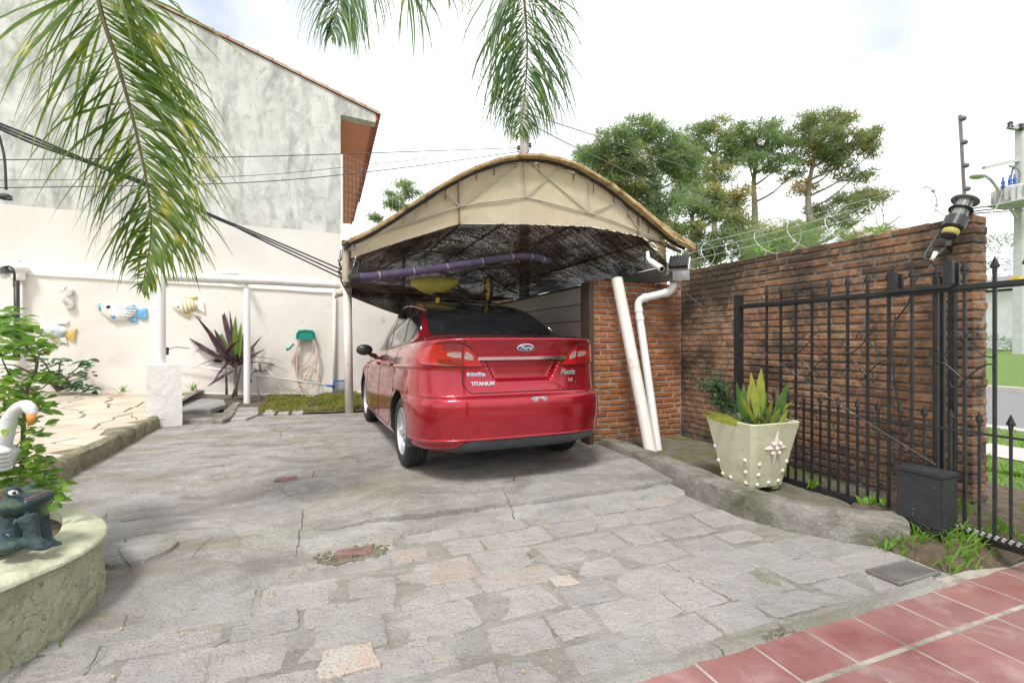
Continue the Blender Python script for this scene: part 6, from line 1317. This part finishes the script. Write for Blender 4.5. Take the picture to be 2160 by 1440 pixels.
# ---------------------------------------------------------------- plants by the wall
def canes_plant(): pass
cd_ = thing('cordyline_plant', 'dark purple cordyline plant between the white posts', 'plant', pz(490, 845, .08)); random.seed(4); stems = [((478, 832), (473, 760)), ((498, 836), (497, 770)), ((490, 838), (508, 775))]
mb = MB()
for (x0, y0), (x1, y1) in stems: mb.tube([pd(x0, y0, 8.2), pd((x0+x1)/2+2, (y0+y1)/2, 8.2), pd(x1, y1, 8.2)], [.022, .018, .014], 7)
mb.build('stem', 'bark', cd_, smooth=True)
ROOT = [pd(474, 762, 8.2), pd(497, 772, 8.2), pd(507, 772, 8.2)]
lf = [((474, 762), (389, 730), .08, .20, 0), ((474, 758), (385, 738), .07, .25, 0), ((497, 770), (416, 672), .07, .02, 0), ((490, 755), (436, 655), .09, 0, 1), ((492, 750), (468, 648), .085, 0, 0), ((497, 752), (485, 660), .05, 0, 0), ((497, 750), (497, 672), .10, 0, 1), ((505, 755), (508, 686), .10, .02, 1), ((497, 770), (432, 712), .09, .05, 0), ((497, 775), (425, 745), .09, .12, 0), ((497, 780), (445, 820), .07, .15, 0), ((500, 775), (550, 712), .06, .03, 0), ((505, 765), (548, 716), .05, .02, 0), ((505, 770), (557, 745), .07, .15, 0), ((497, 765), (480, 690), .11, .02, 0), ((490, 765), (450, 700), .10, .06, 0), ((497, 780), (492, 830), .06, .05, 0), ((480, 765), (430, 690), .07, .04, 0), ((500, 770), (520, 690), .10, .03, 0), ((474, 765), (405, 770), .06, .22, 0), ((495, 775), (455, 760), .08, .10, 0)]
for (p0, p1, wd, bend, g) in lf:
    a, c = pd(*p0, 8.2), pd(*p1, 8.2+rnd(-.35, .35)); mb = MB(); mb.leaf(a, c-a+Vector((0, 0, bend*.8)), Vector((-SA, -CA, .5+rnd(-.3, .3))), (c-a).length*1.06, wd, bend, 8, .25); mb.build('leaf', ('cordyline', 'cordyline_green')[g], cd_, smooth=True)
for i in range(16):
    x0, y0 = random.choice(((474, 762), (497, 770), (505, 768))); q = rnd(0, 2*PI); a = pd(x0, y0+rnd(-12, 4), 8.2); mb = MB(); mb.leaf(a, (math.cos(q), math.sin(q), rnd(.1, 1.0)), (0, 0, 1), rnd(.45, .75), rnd(.06, .09), rnd(.25, .75), 8, .25); mb.build('leaf', 'cordyline', cd_, smooth=True)
ps_ = thing('leafy_shrub', 'low dark green shrub at the foot of wall behind the terrace', 'shrub', pz(125, 835, .25)); random.seed(6); mb = MB(); st = MB(); c0 = pd(120, 825, 7.2)
for i in range(16):
    e = pd(rnd(75, 188), rnd(762, 830), 7.2+rnd(-.3, .3)); st.tube([c0, (c0+e)/2+Vector((0, 0, .05)), e], .010, 5)
    for k in range(11): q = rnd(0, 2*PI); mb.leaf(e+Vector((rnd(-.08, .08), rnd(-.08, .08), rnd(-.06, .06))), (math.cos(q), math.sin(q), rnd(-.2, .6)), (rnd(-.4, .4), -.5, 1), rnd(.09, .15), rnd(.05, .075), .25, 3)
st.build('stem', 'bark', ps_); mb.build('foliage', 'dark_leaf', ps_, smooth=True, weld=False)
weed('fern', 'bright green fern at the foot of the white pedestal', pz(297, 903, .05), 34, .22, 'grass_bright', .030, 1.1, 'fern', 11)
weed('weed', 'small weed on the driveway edge of the terrace', pz(262, 930, .05), 10, .07, 'grass_bright', .02, 1., seed=12)
weed('weed', 'tall grass tuft behind the pedestal at the wall foot', pY(410, 826, 9.3), 18, .24, 'grass_bright', .014, .5, seed=13)
weed('weed', 'small grass tuft left of the pedestal at the wall foot', pY(258, 826, 9.4), 16, .16, 'grass_bright', .014, .8, seed=14)
weed('weed', 'tiny green sprout on the paving by the round planter', pz(112, 1355, -.12), 9, .05, 'grass_bright', .008, 1., seed=15)
# stone slabs right of the pedestal
random.seed(19)
sb = thing('stone_slab', 'loose grey stone slab resting on the stone border', 'stone', pz(430, 870, .1)); b = MB(); pl = [pz(x, y, .15) for x, y in ((382, 847), (425, 840), (472, 842), (478, 852), (445, 862), (382, 866))]; b.slabstone(roughen([(p.x, p.y) for p in pl][::-1], .1, .02), .085, .15, .012); b.build('slab', 'slate', sb)
sb = thing('stone_border', 'rough stone border slab beside the white pedestal', 'stone', pz(440, 885, .02)); b = MB(); pl = [pz(x, y, .085) for x, y in ((376, 872), (470, 870), (496, 846), (508, 846), (488, 878), (470, 884), (376, 884))]; b.slabstone(roughen([(p.x, p.y) for p in pl][::-1], .1, .012), -.02, .085, .012); b.build('slab', 'kerb', sb)
b = MB(); pl = [pz(x, y, .055) for x, y in ((480, 884), (500, 858), (548, 858), (545, 872), (520, 882))]; b.slabstone(roughen([(p.x, p.y) for p in pl][::-1], .1, .012), -.02, .055, .01); tag(b.build('stone_slab', 'concrete_pale'), 'flat pale slab at the front of the grass strip', 'stone')
# ---------------------------------------------------------------- round planter with statues
pln = thing('round_planter', 'pale green rendered planter wall with rounded end', 'planter', (-1.6, 2.75, -.1)); ZP = .205
# outer plan (measured on the floor and on the rim), rounded towards +X
oc = [pz(x, y, ZP) for x, y in ((-420, 1420), (-150, 1300), (0, 1232), (80, 1198), (140, 1172), (195, 1140), (220, 1115), (214, 1092), (180, 1073), (130, 1063), (60, 1058), (-60, 1052), (-300, 1048), (-600, 1060))]
ic = [pz(x, y, ZP) for x, y in ((-420, 1300), (-150, 1215), (0, 1172), (50, 1155), (95, 1138), (122, 1122), (130, 1108), (132, 1095), (128, 1082), (105, 1074), (50, 1070), (-60, 1064), (-300, 1058), (-600, 1070))]
O = cr_pts(oc, 26); I = cr_pts(ic, 26); b = MB(); cen = sum(O, Vector())/len(O)
def grow(p, k): d = (p-cen); d.z = 0; return p+d.normalized()*k
rowsP = [[Vector((*grow(p, .02+.008*nz3(p.x*9, p.y*9)).to_2d(), -.22)) for p in O]]
for z in np.linspace(-.16, .165, 26): rowsP.append([Vector((*grow(p, -.012*(z+.1)/.3+.010*nz3(p.x*14, p.y*14, z*14)+.010*nz3(p.x*48, p.y*48, z*60)).to_2d(), z)) for p in O])
rowsP.append([Vector((*grow(p, .004).to_2d(), ZP-.022)) for p in O]); b.grid(rowsP); b.build('wall', 'green_plaster', pln, angle=60)
b = MB(); b.grid([[Vector((*grow(p, .004).to_2d(), ZP-.032)) for p in O], [Vector((*grow(p, .014+.004*nz3(p.x*18, p.y*18)).to_2d(), ZP-.026)) for p in O], [Vector((*grow(p, .012+.004*nz3(p.x*18, p.y*18)).to_2d(), ZP-.014)) for p in O], [Vector((*grow(p, .006*nz3(p.x*22, p.y*22)).to_2d(), ZP-.006)) for p in O], [p.lerp(q, .12)+Vector((0, 0, .005*nz3(p.x*16, p.y*16)-.002)) for p, q in zip(O, I)], [p.lerp(q, .6)+Vector((0, 0, .004)) for p, q in zip(O, I)], [q+Vector((0, 0, -.004)) for q in I], [q+Vector((0, 0, -.12)) for q in I]]); b.build('rim', 'green_top', pln, angle=50)
n = len(I); b = MB(); b.add([q+Vector((0, 0, -.05)) for q in I], [tuple(range(n))]); b.build('soil', 'soil', pln)
# frog statue
fd = 2.02; fg = thing('frog_statue', 'dark green glazed frog statue sitting on the planter', 'statue', pd(60, 1165, fd))
def fell(x, y, dd, rx, ry, rz, rot=0, mb=None): mb.ell(pd(x, y, fd+dd), (rx, ry, rz), Matrix.Rotation(-YAW, 3, 'Z')@Matrix.Rotation(rot, 3, 'Y'), 16, 12)
def fuse(name, mb, m, par, vox=.012):
    o = mb.build(name, m, par, weld=False); md = o.modifiers.new('r', 'REMESH'); md.mode = 'VOXEL'; md.voxel_size = vox; ms = o.modifiers.new('s', 'SMOOTH'); ms.iterations = 5; ms.factor = .5
    bpy.context.view_layer.update(); me = bpy.data.meshes.new_from_object(o.evaluated_get(bpy.context.evaluated_depsgraph_get())); o.modifiers.clear(); o.data = me; me.polygons.foreach_set('use_smooth', [True]*len(me.polygons)); return o
mb = MB(); fell(40, 1095, .04, .085, .10, .105, .15, mb); fell(52, 1058, .0, .088, .085, .050, -.15, mb); fell(78, 1050, .0, .055, .062, .032, -.12, mb); fell(28, 1036, -.05, .026, .026, .026, 0, mb); fell(60, 1032, .07, .024, .024, .024, 0, mb)
fell(8, 1140, -.03, .065, .075, .06, 0, mb); fell(20, 1150, -.10, .06, .05, .03, 0, mb)
for dd, x0 in ((-.07, 62), (.07, 88)):
    mb.tube([pd(x0-6, 1085, fd+dd), pd(x0+4, 1115, fd+dd), pd(x0+10, 1140, fd+dd), pd(x0+26, 1150, fd+dd-.01)], [.035, .027, .024, .020], 10); fell(x0+24, 1151, dd, .045, .035, .014, .12, mb)
fuse('body', mb, 'frog', fg, .009)
b = MB(); b.ell(pd(27, 1039, fd-.074), (.019, .008, .010), Matrix.Rotation(-YAW, 3, 'Z'), 12, 8); e = b.build('eye', 'ceramic_white', fg, smooth=True); b = MB(); b.ell(pd(30, 1039, fd-.083), (.008, .005, .008), Matrix.Rotation(-YAW, 3, 'Z'), 12, 8); b.build('pupil', 'black_plastic', e, smooth=True)
b = MB(); b.tube(cr_pts([pd(50, 1055, fd-.092), pd(70, 1047, fd-.078), pd(90, 1040, fd-.055), pd(103, 1036, fd-.02)], 5), .003, 6); b.build('mouth', 'lip_pink', fg, smooth=True)
# swan statue
sd2 = 2.3; sw = thing('swan_statue', 'white swan statue with orange beak at the left edge', 'statue', pd(0, 985, sd2)); mb = MB()
np_ = cr_pts([pd(-2, 945, sd2), pd(10, 912, sd2), pd(24, 878, sd2), pd(42, 858, sd2-.01), pd(58, 854, sd2-.02), pd(67, 865, sd2-.03), pd(68, 876, sd2-.03)], 6); mb.tube(np_, [float(np.interp(i/(len(np_)-1), [0, .3, .6, .8, 1], [.045, .032, .025, .024, .020])) for i in range(len(np_))], 14)
mb.ell(pd(62, 862, sd2-.03), (.026, .028, .024)); mb.ell(pd(-40, 965, sd2), (.16, .12, .085), Matrix.Rotation(-YAW, 3, 'Z'), 16, 12); fuse('body', mb, 'swan', sw, .008)
b = MB(); b.tube([pd(66, 874, sd2-.035), pd(66, 884, sd2-.04), pd(63, 896, sd2-.04)], [.019, .016, .007], 10); b.build('beak', 'orange', sw, smooth=True)
b = MB()
for i in range(5): b.ell(pd(-25+i*4, 960-12+i*9, sd2-.10+.012*i), (.10-.008*i, .05, .022), Matrix.Rotation(-YAW, 3, 'Z')@Matrix.Rotation(.12, 3, 'Y'), 14, 8)
b.build('wing', 'swan', sw, smooth=True)
# shrub in the planter
shb = thing('planter_shrub', 'bright green leafy shrub with bare twigs in the round planter', 'shrub', pd(0, 1060, 2.5)); random.seed(23); st = MB(); mb = MB(); base = pd(20, 1040, 2.55)
def twig(pts, r0): ps = cr_pts([pd(x, y, d) for x, y, d in pts], 5); st.tube(ps, [r0*(1-.7*i/(len(ps)-1)) for i in range(len(ps))], 6); return ps
main = twig([(45, 1050, 2.6), (48, 940, 2.55), (55, 830, 2.5), (78, 770, 2.5), (60, 735, 2.45), (30, 705, 2.4)], .013); twig([(48, 900, 2.55), (20, 840, 2.5), (-15, 815, 2.5)], .008); twig([(55, 820, 2.5), (85, 820, 2.5), (110, 800, 2.45)], .006); twig([(70, 760, 2.5), (90, 745, 2.4), (135, 725, 2.4)], .005); twig([(55, 830, 2.5), (20, 790, 2.45), (0, 745, 2.4)], .007); twig([(70, 790, 2.5), (30, 770, 2.45), (-10, 770, 2.5)], .006)
for (x, y, rx, ry, n) in ((20, 680, 45, 28, 75), (60, 705, 35, 22, 45), (10, 725, 40, 30, 55), (90, 735, 35, 14, 26), (50, 745, 30, 22, 26), (20, 800, 40, 26, 40), (85, 800, 26, 18, 30), (40, 835, 50, 24, 55), (10, 880, 35, 25, 40), (85, 850, 25, 18, 26), (75, 905, 26, 22, 30), (55, 950, 36, 22, 40), (20, 985, 45, 22, 55), (80, 985, 26, 22, 40), (105, 1020, 26, 26, 40), (60, 1020, 50, 20, 40), (0, 1010, 30, 25, 30), (120, 1050, 15, 22, 20), (-30, 850, 40, 150, 110)):
    for k in range(n):
        a = rnd(0, 2*PI); q = math.sqrt(rnd(0, 1)); p = pd(x+rx*q*math.cos(a), y+ry*q*math.sin(a), 2.5+rnd(-.22, .22)); e = rnd(0, 2*PI); mb.leaf(p, (math.cos(e), math.sin(e), rnd(-.3, .6)), (rnd(-.6, .6), rnd(-.9, .2), .8), rnd(.045, .075), rnd(.026, .042), .2, 3)
st.build('branch', 'bark', shb, smooth=True); mb.build('foliage', 'shrub_leaf', shb, smooth=True, weld=False)
# ---------------------------------------------------------------- palm with drooping fronds
TP = Vector((.55, -.75, 4.7)); pm = thing('palm_tree', 'palm with long drooping feathery fronds above the driveway', 'palm tree', (TP.x, TP.y, -.12))
b = MB(); b.tube([(TP.x, TP.y, -.13), (TP.x+.03, TP.y, 2.3), TP], [.17, .13, .12], 14); b.build('trunk', 'palm_bark', pm, smooth=True)
def frond(pts, lmax, m, seed, n=90, t0=.15, side=None, droop=.9, wd=.020, r0=.016, fan=.9):
    random.seed(seed); ps = cr_pts(pts, 10); N_ = len(ps); mb = MB(); mb.tube(ps, [r0*(1-.85*i/(N_-1)) for i in range(N_)], 6); ra_ = mb.build('frond', 'palm_rachis', pm, smooth=True); lv = MB()
    up_ = Vector((-SA, -CA, .6)).normalized() if side is None else Vector(side)
    for i in range(n):
        t = t0+(1-t0)*i/(n-1); f = t*(N_-1); k = min(N_-2, int(f)); p = ps[k].lerp(ps[k+1], f-k); tg = (ps[k+1]-ps[k]).normalized(); sd_ = tg.cross(up_).normalized()
        ln = lmax*(math.sin(PI*min(1, .18+.80*t))**.6)*rnd(.85, 1.1)*(1 if t < .8 else 1-.75*(t-.8)/.2*.75)
        for s_ in (-1, 1):
            lift = rnd(-.35, .45); d = (sd_*s_*rnd(.65, 1.2)*fan+tg*rnd(.3, .9)+up_*lift*.8).normalized(); q = p+tg*rnd(-.01, .01); vs_ = []; g = rnd(.7, 1.25)*droop; seg = 7; w_ = wd*rnd(.55, 1.3); kink = random.choice((0, 0, 0, 3, 4, 5)); pos_ = q; dirn = d.copy(); wdv = d.cross(up_+Vector((rnd(-.5, .5), rnd(-.5, .5), rnd(-.5, .5)))).normalized()
            for j in range(seg+1):
                u = j/seg; ww = w_*.5*(min(1, .35+u*4) if u < .25 else 1-.93*((u-.25)/.75)**1.5); vs_ += [pos_-wdv*ww, pos_+wdv*ww]; dirn = (dirn+Vector((0, 0, -1))*g*(.30*(.4+u)+(rnd(.5, 1.2) if kink and j == kink else 0))+Vector((rnd(-.05, .05), rnd(-.05, .05), rnd(-.05, .05)))).normalized(); pos_ = pos_+dirn*ln/seg
            lv.add(vs_, [(2*j, 2*j+1, 2*j+3, 2*j+2) for j in range(seg)])
    lv.build('leaflets', m, ra_, smooth=True, weld=False)
frond([TP, TP+Vector((-.35, 1.0, .35)), Vector((-.75, 1.75, 4.2)), pd(190, -190, 2.25), pd(208, 0, 2.3), pd(250, 140, 2.35), pd(285, 270, 2.42), pd(312, 400, 2.5), pd(318, 500, 2.55), pd(300, 606, 2.6)], .72, 'palm_leaf', 1, 180, .28, droop=.70, wd=.018)
frond([TP, TP+Vector((-.2, 1.6, .5)), Vector((.0, 3.0, 4.9)), pd(735, -150, 3.3), pd(718, -20, 3.4), pd(700, 75, 3.45)], .78, 'palm_leaf_far', 2, 130, .35, droop=1.25, wd=.014, fan=.8)
frond([TP, TP+Vector((.25, 1.1, .45)), Vector((1.1, 1.9, 4.75)), pd(1095, -150, 3.1), pd(1106, 0, 3.2), pd(1112, 90, 3.25), pd(1108, 190, 3.3), pd(1096, 285, 3.33)], .80, 'palm_leaf_far', 3, 165, .30, droop=1.25, wd=.0145, fan=.8)
frond([TP, TP+Vector((.0, 1.4, .5)), Vector((.6, 2.3, 4.6)), pd(850, -70, 3.0), pd(930, -60, 3.2), pd(1000, -30, 3.4)], .62, 'palm_leaf_far', 4, 50, .45, droop=2.0, wd=.015)
# straw, bark chips and grit lying on the paving
random.seed(51); mb = MB()
for i in range(900):
    x = rnd(-1.6, 3.1); y = rnd(1.5, 6.5) if i % 3 else rnd(1.5, 3.1)
    if x > 2.6 and y > 1.9 or (x < -.9 and y < 3.0): continue
    z = (bedz(x, y)+.012) if y < 3.03 else (strip_z(x, y)+.003 if y < yedge(x) else gz(x, y)+.002)
    if nz3(x*1.5, y*1.5, 9) < -.15: continue
    if i % 5: q = rnd(0, 2*PI); ln = rnd(.006, .035); mb.leaf((x, y, z+.003), (math.cos(q), math.sin(q), rnd(-.05, .1)), (0, 0, 1), ln, rnd(.002, .005), .1, 1)
    else: mb.obox((x, y, z+.002), (rnd(.004, .012), rnd(.004, .010), rnd(.003, .007)), Matrix.Rotation(rnd(0, 3), 3, 'Z'), .001)
tag(mb.build('straw_litter', 'cane', kind='stuff', weld=False), 'scattered straw and grit lying on the stone paving', 'litter')
random.seed(52); mb = MB()
for (x0, y0, n, r) in ((780, 1150, 46, .06), (560, 1010, 20, .06), (640, 1205, 20, .05), (975, 1375, 16, .05), (1215, 1075, 22, .05), (1030, 1100, 16, .1), (450, 1330, 16, .07), (1400, 1130, 14, .08), (860, 1125, 22, .12)):
    c = pz(x0, y0, -.118 if y0 > 1060 else -.05)
    for k in range(n):
        p = c+Vector((random.gauss(0, r), random.gauss(0, r*.5), .0)); q = rnd(0, 2*PI); mb.leaf(p, (math.cos(q), math.sin(q), rnd(.2, 1.2)), (0, 0, 1), rnd(.012, .032), .004, .4, 2)
tag(mb.build('joint_weeds', 'grass_blade', kind='stuff', weld=False), 'tiny grass sprigs growing in the paving joints', 'grass')
